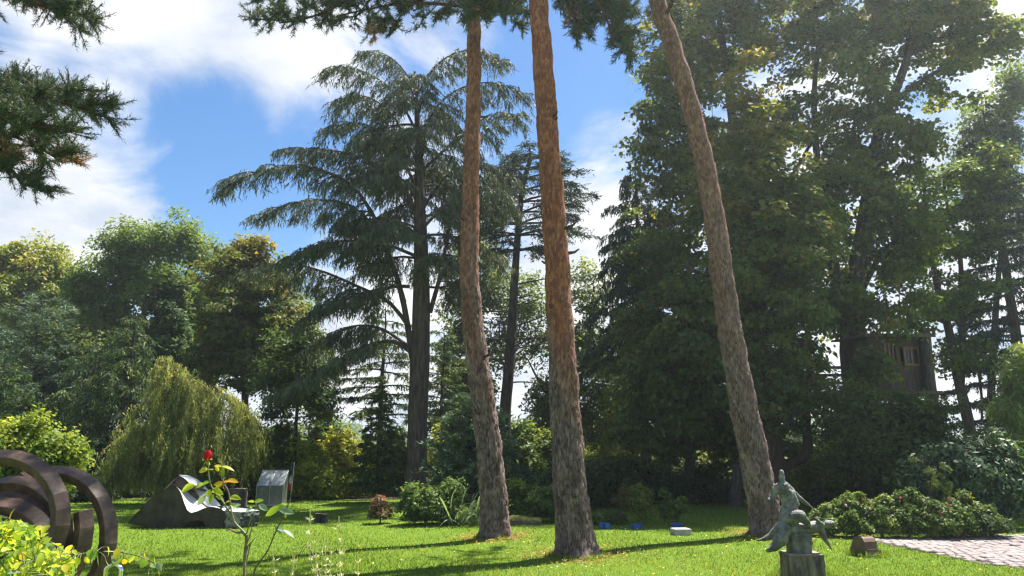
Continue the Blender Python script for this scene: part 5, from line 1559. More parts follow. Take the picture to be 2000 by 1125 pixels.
def statue():
    d = 9.25
    Q = lambda u, v, o=0.0: P(u, v, d + o)
    k = d / F / 1.03
    base = P(1567, 1079, d)
    # the plinth: a sawn block of weathered wood standing on the lawn
    gz = float(ground(base[0], d))
    pl = tag(empty('statue_plinth', (base[0], d, gz)), 'weathered square wooden block under the bronze figures', 'plinth')
    h = base[2] - gz
    mb = MB()
    x0 = P(1531, 1082, d)[0]
    x1 = P(1600, 1082, d)[0]
    w = x1 - x0
    n = 10
    corners = [(x0, d - .18), (x1 - .03, d - .20), (x1 + .015, d + .16), (x0 + .03, d + .22)]
    ring = []
    for i in range(4):
        a, b = np.array(corners[i]), np.array(corners[(i + 1) % 4])
        for s in np.linspace(0, 1, n, endpoint=False):
            ring.append(a + (b - a) * s + rn(2) * 0.004)
    ring = np.array(ring)
    m_ = len(ring)
    zs = np.linspace(gz - 0.03, gz + h - 0.012, 12)
    cc = ring.mean(0)
    v = np.concatenate([np.c_[cc + (ring - cc) * (1.05 - 0.05 * i / 11) + rn(m_, 2) * 0.003, np.full(m_, z)] for i, z in enumerate(zs)])
    f = [[i * m_ + j, i * m_ + (j + 1) % m_, (i + 1) * m_ + (j + 1) % m_, (i + 1) * m_ + j] for i in range(11) for j in range(m_)]
    mb.add(v, f)
    mb.build('block', MATS['plinth_wood'], pl)
    mb = MB()
    top = np.c_[cc + (ring - cc) * 1.0, np.full(m_, gz + h - 0.014)]
    mb.add(np.vstack([top, np.c_[cc + (ring - cc) * 0.985, np.full(m_, gz + h)], [[cc[0], cc[1], gz + h]]]), [[j, (j + 1) % m_, m_ + (j + 1) % m_, m_ + j] for j in range(m_)])
    mb.f3.append(np.array([[m_ + j, m_ + (j + 1) % m_, 2 * m_] for j in range(m_)]))
    mb.build('sawn_top', MATS['wood_cut'], pl)

    org = np.array([base[0], d, gz + h])
    root = tag(empty('bronze_statue', org), 'green bronze of a seated figure riding a second, outstretched figure', 'statue')
    # block the figures grow from
    mb = MB()
    bl, br, bt, bb = Q(1541, 1060), Q(1584, 1060), Q(1562, 1040)[2], org[2]
    cx, wx = (bl[0] + br[0]) / 2, br[0] - bl[0]
    nn = 9
    v, f = [], []
    sec = 24
    for i in range(nn):
        s = i / (nn - 1)
        sc = 0.88 + 0.14 * math.sin(math.pi * (0.2 + 0.6 * s)) + 0.02 * rn()
        for j in range(sec):
            a = 2 * math.pi * j / sec
            e = 0.42
            px, py = math.copysign(abs(math.cos(a)) ** e, math.cos(a)), math.copysign(abs(math.sin(a)) ** e, math.sin(a))
            v.append((cx + px * wx / 2 * sc - 0.02 * (1 - s), d + py * wx * 0.42 * sc, bb + (bt - bb) * s))
    f = [[i * sec + j, i * sec + (j + 1) % sec, (i + 1) * sec + (j + 1) % sec, (i + 1) * sec + j] for i in range(nn - 1) for j in range(sec)]
    mb.add(np.array(v), f)
    mb.build('bronze_base', MATS['bronze_patina'], root, True)
    caps = [  # seated figure
        (Q(1526.5, 922), Q(1527, 934), 4.6 * k, 6.4 * k), (Q(1527, 936), Q(1529, 946), 5.6 * k, 7 * k), (Q(1527, 945), Q(1515, 958), 7 * k, 9 * k, .7), (Q(1530, 945), Q(1546, 960), 7 * k, 8 * k, .7),
        (Q(1521, 951), Q(1538, 953), 8 * k, 8 * k, .8), (Q(1531, 953), Q(1538, 975), 13 * k, 13 * k, .85), (Q(1538, 975), Q(1543, 996), 13 * k, 14 * k, .85), (Q(1542, 994), Q(1541, 1013), 17 * k, 20 * k, .95),
        (Q(1548, 962, -.03), Q(1556, 985, -.06), 5 * k, 6 * k), (Q(1542, 960, -.05), Q(1549, 990, -.07), 5 * k, 6 * k),
        (Q(1519, 952), Q(1510, 966), 8.5 * k, 7 * k, .6), (Q(1510, 966), Q(1503, 977, -.03), 6.5 * k, 4.5 * k, .6), (Q(1502, 977, -.03), Q(1498.5, 988, -.05), 4.5 * k, 1.8 * k),
        (Q(1540, 953), Q(1556, 968, .03), 7 * k, 5 * k, .7), (Q(1556, 968, .03), Q(1572, 981, .02), 5 * k, 3.6 * k), (Q(1572, 981, .02), Q(1588, 993), 3.4 * k, 1.4 * k),
        (Q(1538, 1011, -.06), Q(1562, 1008, -.13), 15 * k, 12 * k), (Q(1562, 1008, -.13), Q(1575, 1019, -.13), 10 * k, 7.5 * k), (Q(1575, 1019, -.13), Q(1584, 1032, -.11), 6.5 * k, 3 * k),
        (Q(1540, 1012, .08), Q(1566, 1006, .14), 12 * k, 8 * k), (Q(1566, 1006, .14), Q(1578, 1022, .14), 7 * k, 4 * k)]
    remeshed('seated_figure', caps, 'bronze_patina', root, org)
    caps = [  # the outstretched figure below
        (Q(1528, 1036), Q(1560, 1037), 16 * k, 15.5 * k), (Q(1560, 1037), Q(1592, 1029), 14.5 * k, 11.5 * k), (Q(1590, 1028), Q(1606, 1027), 10 * k, 6 * k), (Q(1606, 1027), Q(1615, 1025), 4.5 * k, 4 * k), (Q(1616, 1024), Q(1624, 1023), 7.6 * k, 6.4 * k),
        (Q(1604, 1024, -.04), Q(1597, 1017, -.06), 5 * k, 3.5 * k), (Q(1597, 1017, -.06), Q(1590, 1010, -.06), 3.4 * k, 1.2 * k),
        (Q(1602, 1033), Q(1611, 1052), 7.5 * k, 5.5 * k), (Q(1611, 1052), Q(1619, 1064), 5 * k, 3 * k), (Q(1619, 1064), Q(1625, 1075), 2.8 * k, 1.1 * k),
        (Q(1529, 1034, -.06), Q(1525, 1053, -.10), 16.5 * k, 14 * k), (Q(1525, 1053, -.10), Q(1512, 1068, -.12), 13 * k, 9 * k), (Q(1512, 1068, -.12), Q(1500, 1075, -.13), 8 * k, 4.5 * k),
        (Q(1521, 1034, .08), Q(1508, 1046, .12), 10 * k, 8.5 * k), (Q(1508, 1046, .12), Q(1495, 1052, .12), 7.5 * k, 5 * k), (Q(1495, 1052, .12), Q(1479, 1056, .12), 4.6 * k, 1.4 * k)]
    remeshed('outstretched_figure', caps, 'bronze_patina', root, org)


statue()


def steel_arcs():
    d = 6.8
    k = d / F / 1.06
    c0 = P(30, 1060, d)
    root = tag(empty('steel_arc_sculpture', (c0[0], d, float(ground(c0[0], d)))), 'sculpture of nested rusty brown steel arcs in the left foreground', 'sculpture')
    # (u, v of the centre, outer half width and half height px, bar thickness px, bar depth m, start and end degrees counter-clockwise from the right, depth offset)
    for u, v, ru_, rv_, w, dep, a0, a1, dy in ((5, 1017, 153, 132, 17, 0.105, 215, -70, -0.10), (68, 1061, 142, 142, 17, 0.10, 120, -150, 0.22), (36, 1044, 148, 150, 17, 0.105, 19, -140, 0.04),
                                              (-10, 1071, 142, 132, 16, 0.10, 175, -60, 0.14), (-10, 1091, 144, 111, 17, 0.11, 170, -75, -0.06), (-10, 1074, 121, 108, 9, 0.09, 165, -20, 0.08), (-15, 1077, 88, 70, 14, 0.11, 185, -80, -0.14), (-20, 1092, 56, 46, 12, 0.10, 185, -80, -0.06), (-60, 1062, 160, 150, 15, 0.10, 70, -80, 0.30)):
        C = P(u, v, d)
        w, dep = w * 1.22, dep * 1.22
        A_, B_, W = (ru_ - w / 2 - 1) * k, (rv_ - w / 2 + 1) * k, w * k
        ns = max(8, int(abs(a0 - a1) / 13))
        th = np.radians(np.linspace(a0, a1, ns + 1))
        ring = []
        roll = 0.55                             # the bars lean, so that their outer faces look towards the path
        for t in th:
            c_ = C + np.array([A_ * math.cos(t), dy - 0.10 * math.cos(t), B_ * math.sin(t)])
            no = unit(np.array([math.cos(t) / A_, 0, math.sin(t) / B_]))
            r1 = no * math.cos(roll) + np.array([0, -math.sin(roll), 0])
            r2 = no * math.sin(roll) + np.array([0, math.cos(roll), 0])
            for dr_, dd in ((-W / 2, -dep / 2), (W / 2, -dep / 2), (W / 2, dep / 2), (-W / 2, dep / 2)):
                p = c_ + r1 * dr_ + r2 * dd
                p[2] = max(p[2], 0.0)
                ring.append(p)
        m = MB()
        n = ns + 1
        f = [[i * 4 + j, (i + 1) * 4 + j, (i + 1) * 4 + (j + 1) % 4, i * 4 + (j + 1) % 4] for i in range(ns) for j in range(4)] + [[0, 1, 2, 3], [n * 4 - 1, n * 4 - 2, n * 4 - 3, n * 4 - 4]]
        m.add(np.array(ring), f)
        o = m.build('steel_arc', MATS['steel_rust'], root)
        b = o.modifiers.new('b', 'BEVEL')
        b.width, b.segments, b.limit_method, b.angle_limit = 0.004, 1, 'ANGLE', math.radians(50)


steel_arcs()


def carved_stone():
    d = GD(1032)
    Q = lambda p, o: P(p[0], p[1], d + o)
    base = P(370, 1031, d)
    root = tag(empty('carved_stone', (base[0], d + .4, float(ground(base[0], d)))), 'dark carved stone with pale polished wave-like faces on the left lawn', 'sculpture')
    F1 = spline([(334, 945), (345, 951), (353, 962), (360, 982), (366, 996), (374, 1001), (386, 998), (400, 992), (415, 990), (430, 993)], 40)
    B1 = spline([(335, 944), (347, 947), (360, 955), (372, 966), (384, 976), (395, 985), (404, 991), (412, 989), (421, 989), (430, 992)], 40)
    F2 = spline([(349, 929), (360, 934), (372, 946), (384, 962), (394, 977), (402, 989)], 40)
    B2 = spline([(351, 927), (372, 930), (392, 941), (410, 961), (421, 975), (432, 988)], 40)

    def loft(a, oa, b, ob, rows=5, sag=0.0):
        v = []
        for i in range(rows):
            s = i / (rows - 1)
            for p, q in zip(a, b):
                w = Q(p, oa) * (1 - s) + Q(q, ob) * s
                w[2] -= sag * math.sin(math.pi * s)
                v.append(w)
        n = len(a)
        return np.array(v), [[i * n + j, i * n + j + 1, (i + 1) * n + j + 1, (i + 1) * n + j] for i in range(rows - 1) for j in range(n - 1)]
    m = MB()
    m.add(*loft(F1, 0, B1, .50, 6, 0.015))
    m.build('polished_face', MATS['stone_pale'], root, True)
    m = MB()
    m.add(*loft(F2, .53, B2, 1.0, 6, 0.015))
    m.build('polished_face', MATS['stone_pale'], root, True)
    m = MB()
    m.add(*loft(B1[:33], .50, np.array([F2[min(39, int(i * 39 / 32))] for i in range(33)]), .53, 3))
    m.build('groove_wall', MATS['stone_dark'], root, True)
    # rough flank: the outline of the front with its hollow, and the sides behind it
    fr = [(249, 1022)] + [(249 + 85 * s, 1022 - 77 * s + 3 * math.sin(9 * s) - 5 * math.sin(math.pi * s)) for s in np.linspace(0.08, 0.95, 12)] + [tuple(q) for q in F1] + [(438, 998), (441, 1008), (434, 1020), (431, 1036), (402, 1034), (400, 1023), (396, 1018), (385, 1016), (372, 1018), (362, 1025), (356, 1033), (300, 1031)]
    bm = bmesh.new()
    o0 = np.array(root.location)
    vf = [bm.verts.new(Q(q, 0.0) - o0) for q in fr]
    vb = []
    for i, q in enumerate(fr):
        p = Q(q, 0.0)
        zz = p[2] - 0.06
        vb.append(bm.verts.new(np.array([p[0] * 0.93 + 0.03, d + 0.47 + 0.4 * (i < 12), zz if i < 55 else p[2]]) - o0))
    bm.faces.new(vf)
    n = len(fr)
    for i in list(range(0, 13)) + list(range(len(fr) - 12, n - 1)) + [n - 1]:
        j = (i + 1) % n
        bm.faces.new((vf[j], vf[i], vb[i], vb[j]))
    bmesh.ops.triangulate(bm, faces=[f for f in bm.faces if len(f.verts) > 4])
    bmesh.ops.recalc_face_normals(bm, faces=bm.faces)
    me = bpy.data.meshes.new('rough_flank')
    bm.to_mesh(me)
    bm.free()
    me.materials.append(MATS['stone_dark'])
    o = bpy.data.objects.new('rough_flank', me)
    COL.objects.link(o)
    o.parent = root
    # second fin's rough body behind, down to the lawn
    m = MB()
    a = [Q(q, .53) for q in F2]
    m.add(np.array([[p[0], p[1] + 0.01, p[2] - 0.01] for p in a] + [[p[0], p[1] + .01, 0] for p in a]), [[i, i + 1, 41 + i, 40 + i] for i in range(39)])
    bk = [Q(q, 1.0) for q in B2]
    m.add(np.array(bk + [[p[0], p[1], 0] for p in bk]), [[i + 1, i, 40 + i, 41 + i] for i in range(39)])
    lf = [Q((249, 1022), .3), Q((351, 927), 1.0), Q((349, 929), .53), Q((334, 945), 0.0)]
    m.add(np.array([lf[0], lf[1], lf[2]]), [[0, 1, 2]])
    m.add(np.array([lf[0], lf[2], lf[3]]), [[0, 1, 2]])
    m.build('rear_body', MATS['stone_dark'], root)
    # end block: pale rough cheek, blue-black split face and a dressed top
    zt, zb = Q((468, 1000), -.1)[2], -0.02
    A, B, C, D = Q((429, 1034), .06), Q((468, 1032), -.12), Q((508, 1028), .30), Q((441, 1010), 1.05)
    C = np.array([P(507, 1000, d + .35)[0], d + .35, 0])
    D = np.array([P(436, 1000, d + 1.0)[0], d + 1.0, 0])

    def face(a, b, mt, nm, bulge):
        m = MB()
        S, T = np.meshgrid(np.linspace(0, 1, 13), np.linspace(0, 1, 9), indexing='ij')
        pl = a[None, None, :2] * (1 - S[..., None]) + b[None, None, :2] * S[..., None]
        nn = np.array([b[1] - a[1], -(b[0] - a[0])])
        nn = nn / np.linalg.norm(nn)
        ed = (np.sin(math.pi * S) * np.sin(math.pi * T)) > 0.05
        pl = pl + nn * (rn(13, 9) * bulge * ed)[..., None]
        pl = pl + nn * (-0.06 * (1 - T) ** 3)[..., None] * 1.0
        z = zb + (zt - zb) * T
        i, j = np.meshgrid(np.arange(12), np.arange(8), indexing='ij')
        m.add(np.concatenate([pl, z[..., None]], -1).reshape(-1, 3), np.stack([i * 9 + j, (i + 1) * 9 + j, (i + 1) * 9 + j + 1, i * 9 + j + 1], -1).reshape(-1, 4))
        m.build(nm, MATS[mt], root)
    face(A, B, 'stone_rough', 'rough_cheek', 0.012)
    face(B, C, 'stone_blueblack', 'split_face', 0.018)
    face(C, D, 'stone_dark', 'rear_face', 0.01)
    m = MB()
    q = [np.array([p[0], p[1], zt + dz]) for p, dz in ((A, .02), (B, 0), (C, 0), (D, .05))]
    m.add(np.array(q), [[0, 1, 2, 3]])
    m.build('dressed_top', MATS['stone_pale'], root)


carved_stone()


def stump(label, u, vt, vb, w, d=None, mt='wood_side', name='log_stump'):
    d = GD(vb) if d is None else d
    p = P(u, vb, d)
    h = P(u, vt, d)[2]
    gz = float(ground(p[0], d))
    root = tag(empty(name, (p[0], d, gz)), label, 'stump')
    r = w * d / F / 2
    m = MB()
    ns = 22
    th = np.arange(ns) * 2 * math.pi / ns
    wob = 1 + 0.05 * np.sin(3 * th + u) + 0.04 * rn(ns)
    v = np.concatenate([np.stack([p[0] + np.cos(th) * r * wob * s, d + np.sin(th) * r * wob * s, np.full(ns, z)], -1) for z, s in ((gz - 0.03, 1.06), (gz + (h - gz) * .3, 1.0), (h - 0.01, 0.99), (h, 0.97))])
    m.add(v, [[i * ns + j, i * ns + (j + 1) % ns, (i + 1) * ns + (j + 1) % ns, (i + 1) * ns + j] for i in range(3) for j in range(ns)])
    m.build('bark_side', MATS[mt], root)
    m = MB()
    top = np.stack([p[0] + np.cos(th) * r * wob * .97, d + np.sin(th) * r * wob * .97, np.full(ns, h + 0.002)], -1)
    m.add(np.vstack([top, [[p[0], d, h + 0.004]]]), [[j, (j + 1) % ns, ns] for j in range(ns)])
    m.build('sawn_top', MATS['wood_cut'], root)


stump('tall sawn log standing behind the carved stone', 463.5, 954, 988, 33)
stump('short dark sawn log, left of a close pair on the lawn', 621, 1003, 1019, 12.5, mt='stone_dark')
stump('short dark sawn log, right of a close pair on the lawn', 633.5, 1004, 1019, 12.5, mt='stone_dark')


def greenhouse():
    d = GD(989)
    p0, p1 = P(499, 988, d), P(550, 988, d)
    gz = float(ground(p0[0], d))
    w = p1[0] - p0[0]
    z1, z2 = P(525, 948, d)[2], P(525, 919, d + 0.42)[2]
    root = tag(empty('mini_greenhouse', ((p0[0] + p1[0]) / 2, d, gz)), 'small aluminium greenhouse cabinet with cloudy panels on the lawn', 'greenhouse')
    x0, x1, xm = p0[0], p1[0], (p0[0] + p1[0]) / 2
    yb = d + 0.45
    t = 0.022
    zb = gz + 0.05

    def bar(a, b, nm='frame_bar', tt=t):
        m = MB()
        m.tube(np.array([a, b]), tt / 2 * 1.3, 4)
        m.build(nm, MATS['aluminium'], root)
    for x in (x0, xm, x1):
        bar((x, d, gz), (x, d, z1))
        bar((x, d, z1), (x, yb, z2))
    for x in (x0, x1):
        bar((x, yb, gz), (x, yb, z2))
    for a, b in (((x0, d, z1), (x1, d, z1)), ((x0, d, zb), (x1, d, zb)), ((x0, yb, z2), (x1, yb, z2)), ((x0, yb, zb), (x1, yb, zb)), ((x0, d, zb), (x0, yb, zb)), ((x1, d, zb), (x1, yb, zb))):
        bar(a, b)

    def pane(q, nm='panel'):
        q = np.array(q, float)
        nr = unit(np.cross(q[1] - q[0], q[3] - q[0])) * 0.003
        m = MB()
        m.add(np.vstack([q + nr, q - nr]), [[0, 1, 2, 3], [7, 6, 5, 4], [0, 4, 5, 1], [1, 5, 6, 2], [2, 6, 7, 3], [3, 7, 4, 0]])
        m.build(nm, MATS['polycarbonate' if nm == 'lid_panel' else 'polycarbonate_clear'], root)
    g = 0.016
    for a, b in ((x0, xm), (xm, x1)):
        pane([(a + g, d, zb + g), (b - g, d, zb + g), (b - g, d, z1 - g), (a + g, d, z1 - g)], 'front_panel')
        pane([(a + g, d + .01, z1 + .012), (b - g, d + .01, z1 + .012), (b - g, yb - .01, z2 - .012), (a + g, yb - .01, z2 - .012)], 'lid_panel')
    for x in (x0, x1):
        pane([(x, d + g, zb + g), (x, yb - g, zb + g), (x, yb - g, z2 - .03), (x, d + g, z1 - .01)], 'side_panel')
    pane([(x0 + g, yb, zb + g), (x1 - g, yb, zb + g), (x1 - g, yb, z2 - g), (x0 + g, yb, z2 - g)], 'back_panel')
    m = MB()
    m.box((xm, d + .225, gz + .03), (w * .9, .40, .05))
    m.build('floor_tray', MATS['concrete'], root)


greenhouse()


def flag():
    b = G(567, 980)
    d = b[1]
    b[2] = float(ground(b[0], d))
    root = tag(empty('flag', b), 'small drooping blue, white and red flag on a thin white pole', 'flag')
    top = P(575, 902, d - .1)
    m = MB()
    m.tube(np.array([b, top]), 0.014, 8)
    m.build('pole', MATS['flag_white'], root, True)

    def strip(pts, mt, nm):
        q = np.array([P(u, v, d - .05 + o) for u, v, o in pts])
        n = len(q) // 2
        m = MB()
        nr = np.array([0, .006, 0])
        m.add(np.vstack([q, q + nr]), [[i, i + 1, n + i + 1, n + i] for i in range(n - 1)] + [[2 * n + n + i, 2 * n + n + i + 1, 2 * n + i + 1, 2 * n + i] for i in range(n - 1)])
        m.build(nm, MATS[mt], root, True)
    strip([(574.3, 905, 0), (573, 918, .0), (571.6, 932, 0), (570, 906, .05), (569.0, 920, -.06), (569.4, 932, .03)], 'flag_blue', 'blue_stripe')
    strip([(569.8, 926, .03), (569.3, 934, -.04), (570.6, 940, 0), (565.6, 934, .06), (564.6, 941, -.06), (567, 946, .02)], 'flag_white', 'white_stripe')
    strip([(572.0, 935, -.02), (572.2, 944, .06), (571.0, 951, 0), (564.5, 941, -.06), (563.3, 950, .05), (564.8, 959, .0)], 'flag_red', 'red_stripe')


flag()


def cans():
    for u, vt, vb, w, lab in ((1176, 1020.5, 1034, 10, 'blue can, left of a touching pair beside the middle pine'), (1186, 1021.5, 1035, 11, 'blue can, right of a touching pair beside the middle pine'), (1243.5, 1024, 1033.5, 22, 'wide blue plant tub in the middle, under the dry flower heads'), (1322, 1022, 1032, 21, 'wide blue plant tub on the right, behind the pale stone block')):
        d = GD(vb)
        p = P(u, vb, d)
        gz = float(ground(p[0], d))
        h = P(u, vt, d)[2] - gz
        root = tag(empty('blue_tub', (p[0], d, gz)), lab, 'tub', 'blue tubs by the roses')
        r = w * d / F / 2
        m = MB()
        m.lathe((p[0], d, gz), [(0.001, 0.0), (r * .86, 0), (r * .9, h * .3), (r * .97, h * .93)])
        m.build('body', MATS['plastic_blue'], root, True)
        m = MB()
        m.lathe((p[0], d, gz), [(r * .97, h * .90), (r * 1.06, h * .90), (r * 1.06, h), (r * .93, h), (r * .90, h * .8)])
        m.build('rim', MATS['plastic_blue'], root)
        m = MB()
        m.lathe((p[0], d, gz), [(0.001, h * .86), (r * .92, h * .84)])
        m.build('soil', MATS['bed_sand'], root)


cans()


def pale_block():
    p = G(1333, 1047)
    d = p[1]
    o = MB()
    k = d / F
    gz = float(ground(p[0], d))
    o.bevbox((p[0], d + .13, gz + .055), (32 * k, .30, .13), 0.012, 0.12)
    x = o.build('stone_block', MATS['concrete'], None)
    tag(x, 'pale flat stone block lying on the lawn below the right blue tub', 'stone')


pale_block()


def mossy_log():
    p = G(1022, 1027)
    d = p[1] + .1
    k = d / F
    gz = float(ground(p[0], d))
    root = tag(empty('mossy_log', (p[0], d, gz)), 'low mossy log lying between the left and middle pines', 'log')
    for nm, mt, a0, a1, kk in (('bark', 'wood_side', 0, 2 * math.pi, 1.0), ('moss_cap', 'moss', 0.15 * math.pi, 0.85 * math.pi, 1.05)):
        m = MB()
        nx, na = 18, 16
        v = []
        for i in range(nx):
            s = i / (nx - 1)
            r = (0.16 + 0.02 * math.sin(s * 7)) * (math.sin(math.pi * (0.08 + 0.84 * s)) ** 0.35) * kk
            for j in range(na):
                a = a0 + (a1 - a0) * j / (na - (1 if a0 else 0))
                q = 1 + 0.05 * rn()
                v.append((p[0] + (s - .5) * 68 * k, d + math.cos(a) * r * q, gz + 0.02 + math.sin(a) * r * q * 1.0))
        f = [[i * na + j, i * na + (j + 1) % na, (i + 1) * na + (j + 1) % na, (i + 1) * na + j] for i in range(nx - 1) for j in range(na - (1 if a0 else 0))]
        m.add(np.array(v), f)
        m.build(nm, MATS[mt], root, True)


mossy_log()


def hood_lamp():
    p = G(1696, 1083)
    d = p[1]
    k = d / F
    gz = float(ground(p[0], d))
    root = tag(empty('hood_lamp', (p[0], d, gz)), 'rusty hood-shaped ground lamp on the grass beside the paving', 'garden lamp')
    # an arched hood: profile seen from its left end, swept to the right and back
    W, H, D = 40 * k, 34 * k, 0.30
    prof = [(0.0, 0.0), (0.01, .45), (.05, .75), (.16, .93), (.34, 1.0), (.52, .97), (.70, .86), (.86, .6), (1.0, .28), (1.0, 0.0)]
    rz = 0.42
    ca, sa = math.cos(rz), math.sin(rz)

    def tr(x, y, z):
        return np.array([p[0] + x * ca - y * sa, d + .05 + x * sa + y * ca, gz + z])
    for nm, off, thick, mt, taper in (('hood', 0.0, W * 0.80, 'terracotta_rust', 0.86), ('end_plate', -0.018, 0.016, 'terracotta_rust', 1.0)):
        m = MB()
        x0, x1 = -W * .5 + off, -W * .5 + off + thick
        n = len(prof)
        lens = 1.0 if nm == 'hood' else 1.05
        v = [tr(x0, -D * (1 - q[0] - .5) * 1.0, q[1] * H * lens) for q in prof] + [tr(x1, -D * (1 - q[0] - .5) * taper, q[1] * H * lens * .97) for q in prof]
        f4 = [[i, i + 1, n + i + 1, n + i] for i in range(n - 1)]
        m.add(np.array(v), f4)
        m.f3.append(np.array([[0, i + 1, i] for i in range(1, n - 1)] + [[n, n + i, n + i + 1] for i in range(1, n - 1)]))
        m.build(nm, MATS[mt], root)
    m = MB()
    c = tr(W * .36, -0.02, H * .14)
    m.box(c, (W * .22, D * .8, H * .28), rz)
    m.build('foot_box', MATS['wood_side'], root)
    m = MB()
    c = tr(-W * .1, -D * .5 - .008, H * .34)
    m.box(c, (W * .72, .012, .018), rz)
    m.build('trim', MATS['terracotta_rust'], root)
    m = MB()
    c = tr(0, 0, 0.006)
    m.box(c, (W * 1.15, D * 1.1, .03), rz)
    m.build('base_slab', MATS['concrete'], root)


hood_lamp()


def tree_house():
    d = 24.6
    L = P(1704, 760, d)
    R = P(1812, 760, d)
    gx = (L[0] + R[0]) / 2
    root = tag(empty('tree_house', (gx, d, float(ground(gx, d)))), 'weathered plank tree house on stilts among the right-hand trees', 'tree house')
    x0, x1, z0, z1 = L[0], R[0], P(1760, 765, d)[2], P(1760, 660, d)[2]
    yb = d + 2.0
    wins = [(P(1728, 700, d)[0], P(1746, 700, d)[0], P(0, 703, d)[2], P(0, 670, d)[2]), (P(1765, 700, d)[0], P(1795, 700, d)[0], P(0, 714, d)[2], P(0, 678, d)[2])]
    # front planks, cut round the window openings
    x = x0
    while x < x1 - 0.02:
        w = min(ru(0.11, 0.17), x1 - x)
        spans = [(z0, z1)]
        for a, b, c, e in wins:
            if x + w > a and x < b:
                spans = [s for q in spans for s in ((q[0], min(q[1], c)), (max(q[0], e), q[1])) if s[1] - s[0] > 0.05]
        for s in spans:
            m = MB()
            m.box((x + w / 2, d + 0.006 * rn(), (s[0] + s[1]) / 2), (w - 0.012, 0.03, s[1] - s[0]))
            m.build('plank', MATS['wood_plank'], root)
        x += w
    for xx in (x0, x1):
        y = d + 0.03
        while y < yb - 0.05:
            w = ru(0.13, 0.2)
            m = MB()
            m.box((xx + 0.006 * rn(), y + w / 2, (z0 + z1) / 2), (0.03, w - 0.012, z1 - z0))
            m.build('plank', MATS['wood_plank'], root)
            y += w
    m = MB()
    m.box((gx, yb, (z0 + z1) / 2), (x1 - x0, 0.03, z1 - z0))
    m.build('rear_wall', MATS['wood_plank'], root)
    for a, b, c, e in wins:
        t = 0.05
        m = MB()
        for cc, ss in ((((a + b) / 2, c + t / 2), (b - a, t)), (((a + b) / 2, e - t / 2), (b - a, t)), ((a + t / 2, (c + e) / 2), (t, e - c - 2 * t)), ((b - t / 2, (c + e) / 2), (t, e - c - 2 * t))):
            m.box((cc[0], d - 0.012, cc[1]), (ss[0], 0.07, ss[1]))
        fo = m.build('window', MATS['wood_frame'], root)
        m = MB()
        m.box(((a + b) / 2, d - 0.012, (c + e) / 2), (0.045, 0.05, e - c - 2 * t))
        m.build('mullion', MATS['wood_frame'], fo).location = -np.array(fo.location)
        for q0, q1 in ((a + t, (a + b) / 2 - .024), ((a + b) / 2 + .024, b - t)):
            m = MB()
            m.box(((q0 + q1) / 2, d + 0.004, (c + e) / 2), (q1 - q0, 0.006, e - c - 2 * t))
            m.build('pane', MATS['window_glass'], fo)
    m = MB()
    m.box((gx, d + .95, z1 + .13), (x1 - x0 + .5, 2.6, .06), 0, 0.06)
    rf = m.build('roof', MATS['roof_felt'], root)
    m = MB()
    m.box((gx, d - .365, z1 + .035), (x1 - x0 + .52, .03, .12))
    m.build('fascia', MATS['wood_plank'], rf)
    m = MB()
    m.box((gx - .8, d + .8, z0 - .06), (x1 - x0 + 2.0, 2.6, .10))
    m.build('deck', MATS['wood_plank'], root)
    for px, py in ((x0 + .1, d + .1), (x1 - .3, yb - .1), (x0 + .1, yb - .1), (x0 - 1.5, d + .3)):
        m = MB()
        m.tube(np.array([(px, py, -0.1), (px, py, z0 - .11)]), 0.08, 8)
        m.build('stilt', MATS['bk_dark'], root, True)
    m = MB()
    c = P(1813, 755, d - .12)
    m.tube(spline([(c[0] + .02, d - .22, -0.1), (c[0], d - .22, z0), (c[0] + .02, d - .2, (z0 + z1) / 2), (c[0] + .05, d - .2, z1 + .28)], 14), np.linspace(.21, .175, 14), 14)
    m.build('corner_log', MATS['bk_grey'], root, True)
    # railing of the deck towards the left
    rl = P(1525, 700, d)[0]
    for z in (z0 + .25, z0 + .5, z0 + .75):
        m = MB()
        m.box(((x0 - 1.9 + x0) / 2, d - .42, z), (1.9, .04, .09))
        m.build('rail', MATS['bk_dark'], root)
    for q in (0, .95, 1.9):
        m = MB()
        m.box((x0 - 1.9 + q, d - .38, z0 + .42), (.07, .05, .95))
        m.build('rail_post', MATS['bk_dark'], root)


tree_house()

# ------------------------------------------------------------------ the roses and stems close to the camera
def leaf_mesh(nm, mt, tint, cup=0.12, bend=0.2):
    s = np.array([0, .12, .32, .55, .78, .92, 1.0])
    w = np.array([0.0, .17, .29, .30, .20, .09, 0.0])
    z = -bend * s ** 2
    v, f = [], []
    for i in range(len(s)):
        v += [(s[i], -w[i], z[i] + cup * w[i] * 1.6), (s[i], 0, z[i]), (s[i], w[i], z[i] + cup * w[i] * 1.6)]
    for i in range(len(s) - 1):
        for k in (0, 1):
            f.append([i * 3 + k, (i + 1) * 3 + k, (i + 1) * 3 + k + 1, i * 3 + k + 1])
    m = MB()
    m.add(np.array(v), f, tint=np.full(len(v), tint))
    me = m.mesh(nm, True)
    me.materials.append(MATS[mt])
    return me


ROSE_LEAVES = [leaf_mesh('leaf', 'lf_rose', t, c, b) for t, c, b in ((.15, .1, .1), (.35, .25, .3), (.5, .05, .2), (.62, .3, .1), (.75, .15, .35), (.9, .2, .2))]
YEL = [leaf_mesh('leaf', 'lf_yellow', t, .15, b) for t, b in ((0, .2), (.4, .1), (1, .25))]
GREY = [leaf_mesh('leaf', 'lf_rose_grey', t, .15, b) for t, b in ((.2, .2), (.9, .1))]


